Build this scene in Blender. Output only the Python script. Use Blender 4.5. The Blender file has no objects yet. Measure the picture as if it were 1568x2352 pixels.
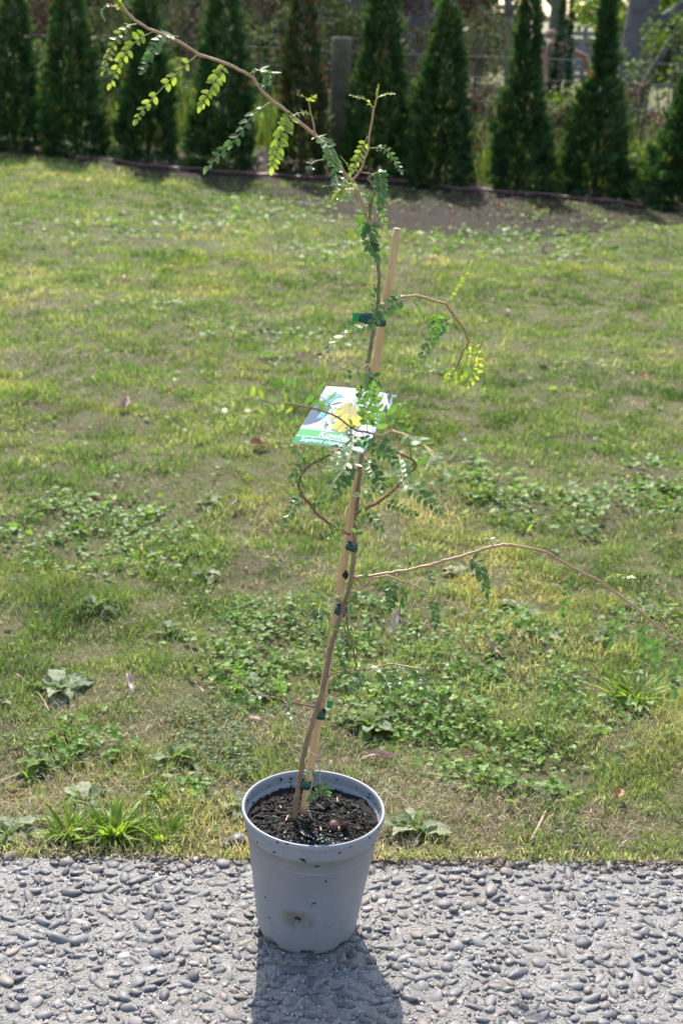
import bpy, math, random
import numpy as np
from mathutils import Vector, Matrix

# ------------------------------------------------------------------ camera, sky, sun, exposure
SC = bpy.context.scene
COL = SC.collection
CAM_H, PITCH, ROLL, FPX = 1.55, math.radians(19.7), math.radians(2.0), 3200.0   # focal length in units of a 1568x2352 frame
FOCUS, FSTOP = 2.43, 6.3
SUN_EL, SUN_AZ = math.radians(47), math.radians(-9)      # azimuth from +Y (behind the plants) towards +X
SUN_STRENGTH, SKY_STRENGTH, EXPOSURE = 3.7, 0.15, 1.36

_r0 = Vector((1, 0, 0)); _f = Vector((0, math.cos(PITCH), -math.sin(PITCH))); _u0 = Vector((0, math.sin(PITCH), math.cos(PITCH)))
_r = _r0 * math.cos(ROLL) + _u0 * math.sin(ROLL); _u = _u0 * math.cos(ROLL) - _r0 * math.sin(ROLL)
cd = bpy.data.cameras.new('camera'); cam = bpy.data.objects.new('camera', cd); COL.objects.link(cam)
cd.sensor_fit = 'VERTICAL'; cd.sensor_height = 36.0; cd.sensor_width = 24.0; cd.lens = FPX / 2352.0 * 36.0
cd.clip_start = 0.05; cd.clip_end = 2000
cam.matrix_world = Matrix(((_r.x, _u.x, -_f.x, 0), (_r.y, _u.y, -_f.y, 0), (_r.z, _u.z, -_f.z, CAM_H), (0, 0, 0, 1)))
cd.dof.use_dof = True; cd.dof.focus_distance = FOCUS; cd.dof.aperture_fstop = FSTOP
SC.camera = cam

W = bpy.data.worlds.new('World'); SC.world = W; W.use_nodes = True
nt = W.node_tree; nt.nodes.clear()
sky = nt.nodes.new('ShaderNodeTexSky'); sky.sky_type = 'NISHITA'; sky.sun_disc = False
sky.sun_elevation = SUN_EL; sky.sun_rotation = SUN_AZ; sky.air_density = 1.0; sky.dust_density = 1.6; sky.ozone_density = 0.5
bg = nt.nodes.new('ShaderNodeBackground'); bg.inputs['Strength'].default_value = SKY_STRENGTH
wo = nt.nodes.new('ShaderNodeOutputWorld')
nt.links.new(sky.outputs[0], bg.inputs[0]); nt.links.new(bg.outputs[0], wo.inputs[0])

sd = bpy.data.lights.new('sun', 'SUN'); sd.energy = SUN_STRENGTH; sd.angle = math.radians(0.8); sd.color = (1.0, 0.935, 0.84)
sun = bpy.data.objects.new('sun', sd); COL.objects.link(sun)
to_sun = Vector((math.sin(SUN_AZ) * math.cos(SUN_EL), math.cos(SUN_AZ) * math.cos(SUN_EL), math.sin(SUN_EL)))
sun.rotation_euler = to_sun.to_track_quat('Z', 'Y').to_euler(); sun.location = to_sun * 30

SC.render.engine = 'CYCLES'
SC.view_settings.view_transform = 'Standard'; SC.view_settings.look = 'None'
SC.view_settings.exposure = EXPOSURE; SC.view_settings.gamma = 1.0
SC.cycles.use_denoising = True
SC.cycles.max_bounces = 8; SC.cycles.transparent_max_bounces = 8; SC.cycles.transmission_bounces = 6

rng = np.random.default_rng(7)
random.seed(7)

# ------------------------------------------------------------------ helpers: points
def ray(u, v):
    return (_r * ((u - 784) / FPX) + _u * ((1176 - v) / FPX) + _f)
def at(u, v, Y):                       # the point at world distance Y seen in that direction
    d = ray(u, v); t = Y / d.y
    return Vector((d.x * t, Y, CAM_H + d.z * t))
def gnd(u, v, z=0.0):
    d = ray(u, v); t = (z - CAM_H) / d.z
    return Vector((d.x * t, d.y * t, z))
def proj(p):
    q = Vector(p) - Vector((0, 0, CAM_H)); k = q.dot(_f)
    return 784 + FPX * q.dot(_r) / k, 1176 - FPX * q.dot(_u) / k, k

_EA, _EB = gnd(0, 1962), gnd(1568, 1978)            # the lawn edge of the concrete
def edge_y(x):
    t = (x - _EA.x) / (_EB.x - _EA.x)
    return _EA.y + (_EB.y - _EA.y) * t
def edge_y_np(x):
    return _EA.y + (_EB.y - _EA.y) * (x - _EA.x) / (_EB.x - _EA.x)

_ph = np.random.default_rng(3).uniform(0, 6.28, (24, 3))
def fbm(x, y, scale, seed=0, octs=4):
    """cheap smooth noise in about -1..1"""
    out = 0; a = 1.0; tot = 0
    for o in range(octs):
        k = (seed * 5 + o * 3) % 24
        s = scale * 1.93 ** o
        c, sn = math.cos(o * 1.3 + seed), math.sin(o * 1.3 + seed)
        xx = (x * c - y * sn) * s; yy = (x * sn + y * c) * s
        out = out + a * (np.sin(xx + _ph[k, 0] + 1.7 * np.sin(yy * 0.7 + _ph[k, 1])) * np.sin(yy * 1.1 + _ph[k, 2] + 1.3 * np.sin(xx * 0.8 + _ph[k, 1])))
        tot += a; a *= 0.6
    return out / tot * 1.6
def ground_z(x, y):
    x = np.asarray(x, float); y = np.asarray(y, float)
    d = np.clip((y - edge_y_np(x)) / 0.3, 0, 1)
    return -0.006 - 0.010 * d + 0.016 * d * fbm(x, y, 6.0, 1) + 0.022 * d * fbm(x, y, 1.1, 2, 3)
def gz(x, y):
    return float(ground_z(x, y))
def gpt(u, v, dz=0.0):
    p = gnd(u, v, -0.018); p.z = gz(p.x, p.y) + dz
    return p

# ------------------------------------------------------------------ helpers: meshes and objects
def link(o, parent=None):
    COL.objects.link(o)
    if parent is not None:
        o.parent = parent
    return o
def tag(o, label=None, cat=None, group=None, kind=None):
    if label: o['label'] = label
    if cat: o['category'] = cat
    if group: o['group'] = group
    if kind: o['kind'] = kind
    return o
def empty(name, loc, label, cat, group=None, rz=0.0):
    o = bpy.data.objects.new(name, None); link(o); o.location = loc; o.rotation_euler.z = rz
    o.empty_display_size = 0.05
    return tag(o, label, cat, group)
def mesh_np(name, V, faces, mats, tint=None, smooth=True, mat_idx=None):
    """V (n,3); faces: list of (m,k) index arrays"""
    V = np.asarray(V, np.float32)
    if not isinstance(faces, list): faces = [faces]
    faces = [np.asarray(f, np.int32) for f in faces if len(f)]
    me = bpy.data.meshes.new(name)
    me.vertices.add(len(V)); me.vertices.foreach_set('co', V.ravel())
    nl = sum(f.size for f in faces); npoly = sum(len(f) for f in faces)
    me.loops.add(nl); me.polygons.add(npoly)
    me.loops.foreach_set('vertex_index', np.concatenate([f.ravel() for f in faces]))
    ls = []; s = 0
    for f in faces:
        ls.append(s + np.arange(len(f)) * f.shape[1]); s += f.size
    me.polygons.foreach_set('loop_start', np.concatenate(ls).astype(np.int32))
    if smooth: me.polygons.foreach_set('use_smooth', np.ones(npoly, bool))
    if not isinstance(mats, (list, tuple)): mats = [mats]
    for m in mats: me.materials.append(m)
    if mat_idx is not None: me.polygons.foreach_set('material_index', np.asarray(mat_idx, np.int32))
    if tint is not None:
        a = me.attributes.new('tint', 'FLOAT', 'POINT'); a.data.foreach_set('value', np.asarray(tint, np.float32))
    me.update(calc_edges=True); me.validate()
    return me
def obj_from(name, me, parent=None, loc=None):
    o = bpy.data.objects.new(name, me); link(o, parent)
    if loc is not None: o.location = loc
    return o
def stamp(tv, tf, M, P):
    """copies of a template (k verts, faces) under N 3x3 matrices and positions"""
    tv = np.asarray(tv, float); tf = np.asarray(tf, np.int64); k = len(tv); n = len(P)
    V = np.einsum('nij,kj->nki', M, tv) + np.asarray(P)[:, None, :]
    F = (tf[None] + (np.arange(n) * k)[:, None, None]).reshape(-1, tf.shape[1])
    return V.reshape(-1, 3), F
def rotz(a):
    a = np.asarray(a, float); M = np.zeros(a.shape + (3, 3)); c, s = np.cos(a), np.sin(a)
    M[..., 0, 0] = c; M[..., 0, 1] = -s; M[..., 1, 0] = s; M[..., 1, 1] = c; M[..., 2, 2] = 1
    return M
def rotx(a):
    a = np.asarray(a, float); M = np.zeros(a.shape + (3, 3)); c, s = np.cos(a), np.sin(a)
    M[..., 1, 1] = c; M[..., 1, 2] = -s; M[..., 2, 1] = s; M[..., 2, 2] = c; M[..., 0, 0] = 1
    return M
def roty(a):
    a = np.asarray(a, float); M = np.zeros(a.shape + (3, 3)); c, s = np.cos(a), np.sin(a)
    M[..., 0, 0] = c; M[..., 0, 2] = s; M[..., 2, 0] = -s; M[..., 2, 2] = c; M[..., 1, 1] = 1
    return M
class MB:
    """small mesh collector"""
    def __init__(s): s.v = []; s.f = []; s.m = []
    def add(s, vs, fs, m=0):
        b = len(s.v); s.v += [tuple(p) for p in vs]; s.f += [tuple(b + i for i in f) for f in fs]; s.m += [m] * len(fs)
    def tube(s, pts, rad, sides=8, cap=True, m=0):
        pts = [Vector(p) for p in pts]; n = len(pts)
        if not hasattr(rad, '__len__'): rad = [rad] * n
        prev = None; vs = []; fs = []
        for i, p in enumerate(pts):
            t = (pts[min(i + 1, n - 1)] - pts[max(i - 1, 0)])
            t = t.normalized() if t.length > 1e-9 else Vector((0, 0, 1))
            if prev is None:
                a = t.cross(Vector((0, 0, 1)) if abs(t.z) < 0.9 else Vector((1, 0, 0))).normalized()
            else:
                a = (prev - t * prev.dot(t)).normalized()
            prev = a; b = t.cross(a)
            for k in range(sides):
                an = 2 * math.pi * k / sides
                vs.append(p + (a * math.cos(an) + b * math.sin(an)) * rad[i])
        for i in range(n - 1):
            for k in range(sides):
                k2 = (k + 1) % sides
                fs.append((i * sides + k, i * sides + k2, (i + 1) * sides + k2, (i + 1) * sides + k))
        if cap:
            fs.append(tuple(range(sides))[::-1]); fs.append(tuple(range((n - 1) * sides, n * sides)))
        s.add(vs, fs, m)
    def box(s, c, d, R=None, m=0):
        c = Vector(c); vs = []
        for x in (-1, 1):
            for y in (-1, 1):
                for z in (-1, 1):
                    p = Vector((x * d[0] / 2, y * d[1] / 2, z * d[2] / 2))
                    if R is not None: p = R @ p
                    vs.append(c + p)
        s.add(vs, [(0, 1, 3, 2), (4, 6, 7, 5), (0, 4, 5, 1), (2, 3, 7, 6), (0, 2, 6, 4), (1, 5, 7, 3)], m)
    def mesh(s, name, mats, smooth=True):
        me = bpy.data.meshes.new(name); me.from_pydata(s.v, [], s.f)
        if not isinstance(mats, (list, tuple)): mats = [mats]
        for mm in mats: me.materials.append(mm)
        me.polygons.foreach_set('material_index', s.m)
        if smooth: me.polygons.foreach_set('use_smooth', [True] * len(s.f))
        me.update(); return me
    def build(s, name, mats, parent=None, smooth=True, loc=None):
        return obj_from(name, s.mesh(name, mats, smooth), parent, loc)
def spline(pts, per=5):
    """Catmull-Rom through points (tuples of any length)"""
    P = [np.asarray(p, float) for p in pts]
    if len(P) < 3: 
        return [Vector(P[0] + (P[-1] - P[0]) * i / per) for i in range(per + 1)]
    out = []
    for i in range(len(P) - 1):
        p0 = P[max(i - 1, 0)]; p1 = P[i]; p2 = P[i + 1]; p3 = P[min(i + 2, len(P) - 1)]
        for k in range(per):
            t = k / per
            out.append(0.5 * ((2 * p1) + (-p0 + p2) * t + (2 * p0 - 5 * p1 + 4 * p2 - p3) * t * t + (-p0 + 3 * p1 - 3 * p2 + p3) * t ** 3))
    out.append(P[-1])
    return [Vector(p) for p in out]
def ico(sub=1):
    import bmesh
    bm = bmesh.new(); bmesh.ops.create_icosphere(bm, subdivisions=sub, radius=1.0)
    v = np.array([p.co for p in bm.verts]); f = np.array([[l.index for l in q.verts] for q in bm.faces]); bm.free()
    return v, f

# ------------------------------------------------------------------ helpers: materials
class NT:
    def __init__(s, name):
        s.m = bpy.data.materials.new(name); s.m.use_nodes = True; s.t = s.m.node_tree; s.t.nodes.clear()
        s.out = s.t.nodes.new('ShaderNodeOutputMaterial')
    def n(s, typ, ins=None, **kw):
        q = s.t.nodes.new('ShaderNode' + typ)
        for k, v in kw.items(): setattr(q, k, v)
        for k, v in (ins or {}).items():
            if isinstance(v, bpy.types.NodeSocket): s.t.links.new(v, q.inputs[k])
            else: q.inputs[k].default_value = v
        return q
    def ramp(s, fac, stops, interp='LINEAR'):
        q = s.t.nodes.new('ShaderNodeValToRGB'); q.color_ramp.interpolation = interp
        e = q.color_ramp.elements
        while len(e) < len(stops): e.new(0.5)
        for i, (p, c) in enumerate(stops):
            e[i].position = p; e[i].color = (c[0], c[1], c[2], 1) if hasattr(c, '__len__') else (c, c, c, 1)
        s.t.links.new(fac, q.inputs[0]); return q.outputs[0]
    def noise(s, scale, detail=4, rough=0.6, vec=None, out=0):
        i = {'Scale': scale, 'Detail': detail, 'Roughness': rough}
        if vec is not None: i['Vector'] = vec
        return s.n('TexNoise', i).outputs[out]
    def pos(s): return s.n('NewGeometry').outputs['Position']
    def objco(s): return s.n('TexCoord').outputs['Object']
    def math(s, op, a, b=0.0):
        return s.n('Math', {0: a, 1: b}, operation=op).outputs[0]
    def mix(s, f, a, b, mode='MIX'):
        q = s.t.nodes.new('ShaderNodeMix'); q.data_type = 'RGBA'; q.blend_type = mode
        for k, v in ((0, f), (6, a), (7, b)):
            if isinstance(v, bpy.types.NodeSocket): s.t.links.new(v, q.inputs[k])
            elif k == 0: q.inputs[k].default_value = v
            else: q.inputs[k].default_value = (v[0], v[1], v[2], 1)
        return q.outputs[2]
    def bump(s, h, strength=0.5, dist=0.01):
        return s.n('Bump', {'Height': h, 'Strength': strength, 'Distance': dist}).outputs[0]
    def rnd(s):
        g = s.n('NewGeometry').outputs['Random Per Island']; o = s.n('ObjectInfo').outputs['Random']
        return s.math('FRACT', s.math('ADD', g, o))
    def attr(s, name): return s.n('Attribute', attribute_name=name).outputs['Fac']
    def princ(s, col, rough=0.6, normal=None, spec=0.5, **ins):
        d = {'Base Color': col if isinstance(col, bpy.types.NodeSocket) else (*col, 1), 'Roughness': rough, 'Specular IOR Level': spec}
        if normal is not None: d['Normal'] = normal
        d.update(ins)
        return s.n('BsdfPrincipled', d).outputs[0]
    def done(s, sh): s.t.links.new(sh, s.out.inputs[0]); return s.m
def leaf_mat(name, stops, trans=0.4, rough=0.42, spec=0.5, src='tint', patch=None, tcol=(1.25, 1.3, 0.55), blotch=None):
    t = NT(name)
    f = t.attr('tint') if src == 'tint' else t.rnd()
    c = t.ramp(f, stops)
    if blotch:
        nb = t.noise(blotch, 5, .7, t.objco()); c = t.mix(t.ramp(nb, [(.46, 0.), (.62, .65)]), c, t.mix(1.0, c, (.75, .75, .7), 'MULTIPLY')); c = t.mix(t.ramp(nb, [(.68, 0.), (.74, .8)]), c, (.20, .15, .08))
        nrm = t.bump(nb, .5, .06)
    if patch:
        c = t.mix(t.ramp(t.noise(patch[0], 3, 0.6, t.pos()), [(patch[1], 0.0), (patch[2], 1.0)]), c, t.mix(1.0, c, patch[3], 'MULTIPLY'))
    p = t.princ(c, rough, nrm if blotch else None, spec)
    tc = t.mix(1.0, c, tcol, 'MULTIPLY')
    tr = t.n('BsdfTranslucent', {'Color': tc}).outputs[0]
    return t.done(t.n('MixShader', {0: trans, 1: p, 2: tr}).outputs[0])
def simple_mat(name, a, b, scale=20, rough=0.7, bump=0.3, bd=0.004, spec=0.4, obj=True, detail=6, **ins):
    t = NT(name); n = t.noise(scale, detail, 0.65, t.objco() if obj else t.pos())
    c = t.ramp(n, [(0.3, a), (0.7, b)])
    return t.done(t.princ(c, rough, t.bump(n, bump, bd), spec, **ins))

# ================================================================== GROUND AND CONCRETE
def mat_soil_lawn():
    t = NT('lawn_soil'); p = t.pos()
    n1 = t.noise(60, 6, 0.7, p); n2 = t.noise(3.0, 4, 0.6, p); n3 = t.noise(260, 3, 0.6, p)
    c = t.ramp(n1, [(0.25, (0.04, 0.03, 0.018)), (0.5, (0.105, 0.08, 0.048)), (0.75, (0.23, 0.18, 0.115))])
    g = t.ramp(t.math('MULTIPLY', t.math('ADD', n3, n1), .5), [(0.36, (0.055, 0.065, 0.02)), (0.5, (0.14, 0.15, 0.05)), (0.64, (0.26, 0.24, 0.12))])
    c = t.mix(t.ramp(n2, [(0.3, 0.25), (0.55, 0.9)]), c, g)
    return t.done(t.princ(c, 0.9, t.bump(t.math('ADD', n1, n3), 1.0, 0.016), 0.2))
def build_lawn_ground():
    xs = np.concatenate([-np.geomspace(3.6, 400, 26)[::-1], np.arange(-3.5, 3.51, 0.05), np.geomspace(3.6, 400, 26)])
    ts = np.concatenate([np.arange(0, 3.0, 0.04), np.arange(3.0, 16, 0.12), np.geomspace(16.2, 900, 30)])
    X, T = np.meshgrid(xs, ts); Y = np.clip(edge_y_np(X), 1.6, 3.2) + T
    Z = ground_z(X, np.minimum(Y, 60))
    V = np.stack([X, Y, Z], -1).reshape(-1, 3); nx = len(xs); ny = len(ts)
    i = (np.arange(ny - 1)[:, None] * nx + np.arange(nx - 1)[None]).ravel()
    F = np.stack([i, i + 1, i + nx + 1, i + nx], -1)
    o = obj_from('lawn', mesh_np('lawn', V, F, mat_soil_lawn())); tag(o, kind='structure')
    return o
lawn = build_lawn_ground()

def mat_concrete():
    t = NT('exposed_concrete'); p = t.pos()
    n1 = t.noise(420, 5, 0.75, p); n2 = t.noise(14, 4, 0.6, p); v = t.n('TexVoronoi', {'Scale': 260.0, 'Vector': p}).outputs['Distance']
    c = t.ramp(n1, [(0.3, (0.18, 0.167, 0.148)), (0.5, (0.39, 0.365, 0.33)), (0.72, (0.60, 0.565, 0.515))])
    c = t.mix(t.ramp(n2, [(0.42, 0.0), (0.72, 0.5)]), c, (0.21, 0.195, 0.175))
    h = t.math('SUBTRACT', n1, t.math('MULTIPLY', v, 0.6))
    return t.done(t.princ(c, 0.85, t.bump(h, 1.0, 0.007), 0.25))
M_CONC = mat_concrete()
def build_concrete():
    xs = np.concatenate([[-7, -3], np.arange(-1.5, 1.501, 0.0125), [3, 7]]); ts = np.concatenate([[-6.0, -2.5], np.arange(-1.4, -0.0001, 0.0125), [0.0]])
    X, T = np.meshgrid(xs, ts); nx, ny = len(xs), len(ts)
    Y = edge_y_np(X) + T + np.where(T > -0.02, (0.007 * fbm(X, X * 0, 22, 3) + 0.006 * fbm(X, X * 0, 5, 9, 2)) * np.clip(1 + T / 0.02, 0, 1), 0)
    Z = -0.0015 + 0.0026 * fbm(X, Y, 75, 5, 4) - 0.006 * np.clip(1 + T / 0.02, 0, 1)
    V = np.stack([X, Y, Z], -1).reshape(-1, 3)
    i = (np.arange(ny - 1)[:, None] * nx + np.arange(nx - 1)[None]).ravel()
    F = np.stack([i, i + 1, i + nx + 1, i + nx], -1)
    b = len(V); e = np.arange(nx) + (ny - 1) * nx                       # the slab's edge face
    V2 = V[e].copy(); V2[:, 2] = -0.11
    V = np.vstack([V, V2]); j = np.arange(nx - 1)
    F2 = np.stack([e[j], e[j + 1], b + j + 1, b + j], -1)
    o = obj_from('concrete_path', mesh_np('concrete_path', V, [F, F2], M_CONC)); tag(o, kind='structure')
    return o
path = build_concrete()

def mat_pebble():
    t = NT('pebble_stone'); r = t.rnd(); co = t.pos()
    c = t.ramp(r, [(0.0, (0.07, 0.068, 0.07)), (0.25, (0.10, 0.098, 0.099)), (0.5, (0.13, 0.127, 0.127)), (0.70, (0.165, 0.16, 0.156)), (0.79, (0.12, 0.106, 0.093)), (0.90, (0.18, 0.148, 0.118)), (0.96, (0.15, 0.12, 0.107)), (1.0, (0.30, 0.285, 0.265))])
    n = t.noise(130, 5, 0.65, co); n2 = t.noise(700, 2, 0.5, co)
    c = t.mix(t.ramp(n, [(0.35, 0.0), (0.75, 0.55)]), c, t.mix(1.0, c, (0.6, 0.6, 0.62), 'MULTIPLY'))
    c = t.mix(t.ramp(n2, [(0.55, 0.0), (0.8, 0.4)]), c, (0.36, 0.345, 0.325))
    c = t.mix(t.ramp(t.noise(45, 4, .7, co), [(0.56, 0.0), (0.72, 0.45)]), c, (0.32, 0.305, 0.285))
    return t.done(t.princ(c, t.ramp(n, [(0.3, 0.5), (0.8, 0.75)]), t.bump(n, 0.25, 0.002), 0.45))
M_PEB = mat_pebble()
POT_XY = gnd(704, 2128)
def build_pebbles():
    sv, sf = ico(2); variants = []
    for k in range(16):
        a = np.random.default_rng(100 + k)
        v = sv.copy()
        for _ in range(7):                                # worn facets
            d = a.normal(size=3); d /= np.linalg.norm(d); lim = a.uniform(0.45, 0.92)
            over = np.clip(v @ d - lim, 0, None); v = v - over[:, None] * d * a.uniform(0.5, 0.95)
        d2 = a.normal(size=(3, 3)) * 1.2
        v *= (1 + 0.06 * np.sin(v @ d2[0] * 2 + a.uniform(0, 6)) + 0.05 * np.sin(v @ d2[1] * 3))[:, None]
        variants.append(v)
    lo = [(v, sf) for v in variants]
    # dart throwing
    cell = 0.02; grid = {}; out = []
    def free(x, y, r):
        ci, cj = int(x // cell), int(y // cell)
        for a in range(ci - 2, ci + 3):
            for b in range(cj - 2, cj + 3):
                for (x2, y2, r2) in grid.get((a, b), ()):
                    if (x - x2) ** 2 + (y - y2) ** 2 < (0.83 * (r + r2)) ** 2: return False
        return True
    R = random.Random(5)
    for phase, (n, lo_r, hi_r) in enumerate(((650, 0.0130, 0.0180), (14000, 0.0096, 0.0130), (15000, 0.0074, 0.0096), (5000, 0.0045, 0.0062))):
        for _ in range(n):
            x = R.uniform(-1.0, 1.0); yy = R.uniform(-0.95, -0.005); y = edge_y(x) + yy
            r = R.uniform(lo_r, hi_r)
            # thin stones out in washed patches
            q = float(fbm(np.array(x), np.array(y), 9.0, 6, 2))
            if q > 0.55 and phase < 3 and R.random() < 0.6: continue
            if yy > -0.035 and R.random() < 0.55: continue
            if not free(x, y, r * 0.98): continue
            grid.setdefault((int(x // cell), int(y // cell)), []).append((x, y, r)); out.append((x, y, r))
    recs = []
    for (x, y, r) in out:
        e = R.uniform(1.0, 1.7); k = R.randrange(16)
        sx, sy, sz = r * e, r / e ** 0.6, r * R.uniform(0.36, 0.62)
        M = (Matrix.Rotation(R.gauss(0, 0.8), 3, 'Z') @ Matrix.Rotation(R.gauss(0, 0.2), 3, 'X') @ Matrix.Rotation(R.gauss(0, 0.2), 3, 'Y'))
        z = sz * R.uniform(-0.72, -0.05)
        u, v, d = proj((x, y, 0)); vis = 0
        if -10 < u < 1578 and v < 2362: vis = r * e / d
        if (x - POT_XY.x) ** 2 + (y - POT_XY.y) ** 2 < 0.09 ** 2: vis = 0
        if 590 < u < 870 and 1780 < v < 2170: vis = 0
        recs.append((vis, x, y, z, (sx, sy, sz), M, k))
    recs.sort(key=lambda q: -q[0])
    meshes = [mesh_np('pebble', v, f, M_PEB) for v, f in lo]
    for (vis, x, y, z, s, M, k) in recs[:300]:
        o = bpy.data.objects.new('pebble', meshes[k]); link(o, path)
        o.matrix_basis = Matrix.Translation((x, y, z)) @ M.to_4x4() @ Matrix.Diagonal((*s, 1))
    sv1, sf1 = ico(1)
    V = []; F = []; b = 0
    vs1 = [v[:len(sv1)] for v in variants]                # the first verts of a subdivided icosphere are the coarse ones
    for k in range(16):
        sel = [q for q in recs[300:] if q[6] == k]
        if not sel: continue
        Ms = np.array([np.array(q[5]) @ np.diag(q[4]) for q in sel]); P = np.array([q[1:4] for q in sel])
        v, f = stamp(variants[k], sf, Ms, P); V.append(v); F.append(f + b); b += len(v)
    o = obj_from('pebble_bed', mesh_np('pebble_bed', np.vstack(V), np.vstack(F), M_PEB), path); tag(o, kind='stuff')
    # grit between the pebbles
    a = np.random.default_rng(11); n = 26000
    gx = a.uniform(-1, 1, n); gy = edge_y_np(gx) + a.uniform(-0.95, 0, n)
    s = a.gamma(3.0, 0.00045, n) + 0.0005
    v0, f0 = ico(1); v0 = v0[:12]; 
    hull = np.array([(0, 0, 1), (0.9, 0, 0.1), (-0.3, 0.85, 0), (-0.7, -0.6, 0.1), (0.2, -0.9, -0.1), (0, 0, -1)], float)
    hf = np.array([(0, 1, 2), (0, 2, 3), (0, 3, 4), (0, 4, 1)]); hull = hull[:5]; hull[1:, 2] -= .7
    Ms = rotz(a.uniform(0, 6.28, n)) @ rotx(a.uniform(-.3, .3, n)); Ms = Ms * (s[:, None] * np.array([1.3, 1, 0.8]))[:, None, :]
    V, F = stamp(hull, hf, Ms, np.stack([gx, gy, np.full(n, 0.0005)], -1))
    t = NT('grit_stone'); c = t.ramp(t.rnd(), [(0, (0.09, 0.09, 0.095)), (0.4, (0.25, 0.24, 0.225)), (1, (0.46, 0.44, 0.41))])
    o = obj_from('grit', mesh_np('grit', V, F, t.done(t.princ(c, 0.75)), smooth=False), path); tag(o, kind='stuff')
build_pebbles()
def edge_dirt():
    a = np.random.default_rng(13); n = 2600; x = a.uniform(-1, 1, n); y = edge_y_np(x) - a.gamma(1.1, 0.014, n) + 0.004
    k = a.random(n) < np.clip(0.35 + 0.9 * fbm(x, x * 0, 8.0, 22, 3), 0.05, 1); x, y = x[k], y[k]; n = len(x)
    v, f = ico(1); v = v * (1 + a.normal(0, .3, (len(v), 1))); s = a.gamma(2.0, .0008, n) + .0005
    M = rotz(a.uniform(0, 6.28, n)) * (s[:, None] * np.stack([a.uniform(1, 2.2, n), np.ones(n), a.uniform(.5, .9, n)], -1))[:, None, :]
    V, F = stamp(v, f, M, np.stack([x, y, np.full(n, .001)], -1))
    t = NT('edge_soil'); c = t.ramp(t.rnd(), [(0, (.05, .037, .026)), (.7, (.14, .105, .075)), (1, (.26, .21, .16))])
    o = obj_from('soil_crumbs', mesh_np('soil_crumbs', V, F, t.done(t.princ(c, .9)), smooth=False), path); tag(o, kind='stuff')
edge_dirt()

# ================================================================== LAWN: GRASS, CLOVER AND WEEDS
def blob_field(blobs):
    """list of (u, v, ru, rv, strength) -> function of world x, y"""
    L = []
    for (u, v, ru, rv, s) in blobs:
        c = gnd(u, v); e = gnd(u + ru, v); n1, n2 = gnd(u, max(v - rv, 60)), gnd(u, v + rv)
        L.append((c.x, c.y, abs(e.x - c.x), abs(n1.y - n2.y) / 2, s))
    def f(x, y):
        out = np.zeros_like(x)
        w = 1 + 0.45 * fbm(x, y, 4.5, 4, 3)
        for (cx, cy, rx, ry, s) in L:
            d = ((x - cx) / rx) ** 2 + ((y - cy) / ry) ** 2
            out = np.maximum(out, s * np.clip(1.6 * w - d * 1.3, 0, 1))
        return out
    return f
CLOVER = blob_field([(760, 1500, 330, 130, 1), (620, 1400, 190, 45, .8), (1150, 1620, 300, 100, 1), (1200, 1745, 260, 75, 1), (1040, 1105, 210, 60, .9),
    (1330, 1160, 250, 55, .8), (1520, 1120, 110, 75, 1), (180, 1215, 260, 75, 1), (90, 1160, 150, 40, .8), (360, 1255, 160, 40, .7), (850, 445, 130, 22, .9), (620, 480, 200, 35, .6),
    (1150, 555, 260, 35, .7), (1290, 520, 220, 25, .6), (560, 760, 200, 40, .4), (420, 500, 240, 30, .5), (820, 580, 160, 30, .5), (980, 850, 60, 18, .8), (1340, 840, 60, 16, .7),
    (240, 520, 180, 30, .5), (640, 830, 70, 20, .8), (760, 790, 110, 20, .6), (350, 700, 120, 20, .4), (1180, 1450, 120, 60, .8), (1480, 1420, 110, 60, .4), (170, 1700, 140, 50, .6), (430, 1800, 90, 35, .4)])
BARE = blob_field([(1475, 1080, 60, 30, 1), (1400, 1062, 70, 12, .9), (880, 1205, 60, 22, .9), (610, 1330, 110, 22, .8), (300, 822, 60, 10, .8), (60, 835, 60, 12, .8),
    (960, 1790, 130, 55, 1), (1010, 1840, 110, 35, .9), (1240, 1850, 160, 25, .6), (150, 1800, 120, 30, .6), (700, 1745, 130, 30, .7), (560, 1790, 80, 30, .7), (330, 1660, 60, 20, .6), (70, 1830, 90, 60, .7), (1390, 968, 70, 10, .9), (1040, 1050, 40, 14, .9), (1060, 500, 330, 34, .97), (800, 455, 170, 26, .9), (650, 580, 120, 14, .6),
    (300, 1110, 60, 14, .7), (1320, 1350, 90, 20, .6), (650, 1790, 90, 40, .55), (1350, 1880, 200, 40, .35), (300, 1770, 200, 40, .35), (940, 1330, 90, 24, .6), (650, 715, 60, 10, .6), (1300, 1450, 80, 25, .6), (520, 1130, 60, 10, .7), (20, 1420, 60, 40, .5), (740, 1700, 120, 40, .5)])
HOSE_PX = [(-260, 312), (0, 341), (150, 361), (330, 384), (480, 398), (620, 406), (800, 414), (920, 422), (1070, 438), (1300, 457), (1568, 486), (1860, 520)]
HOSE = [gnd(u, v) for u, v in HOSE_PX]
_hx = np.array([p.x for p in HOSE]); _hy = np.array([p.y for p in HOSE])
def hose_y(x): return np.interp(x, _hx, _hy)

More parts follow.
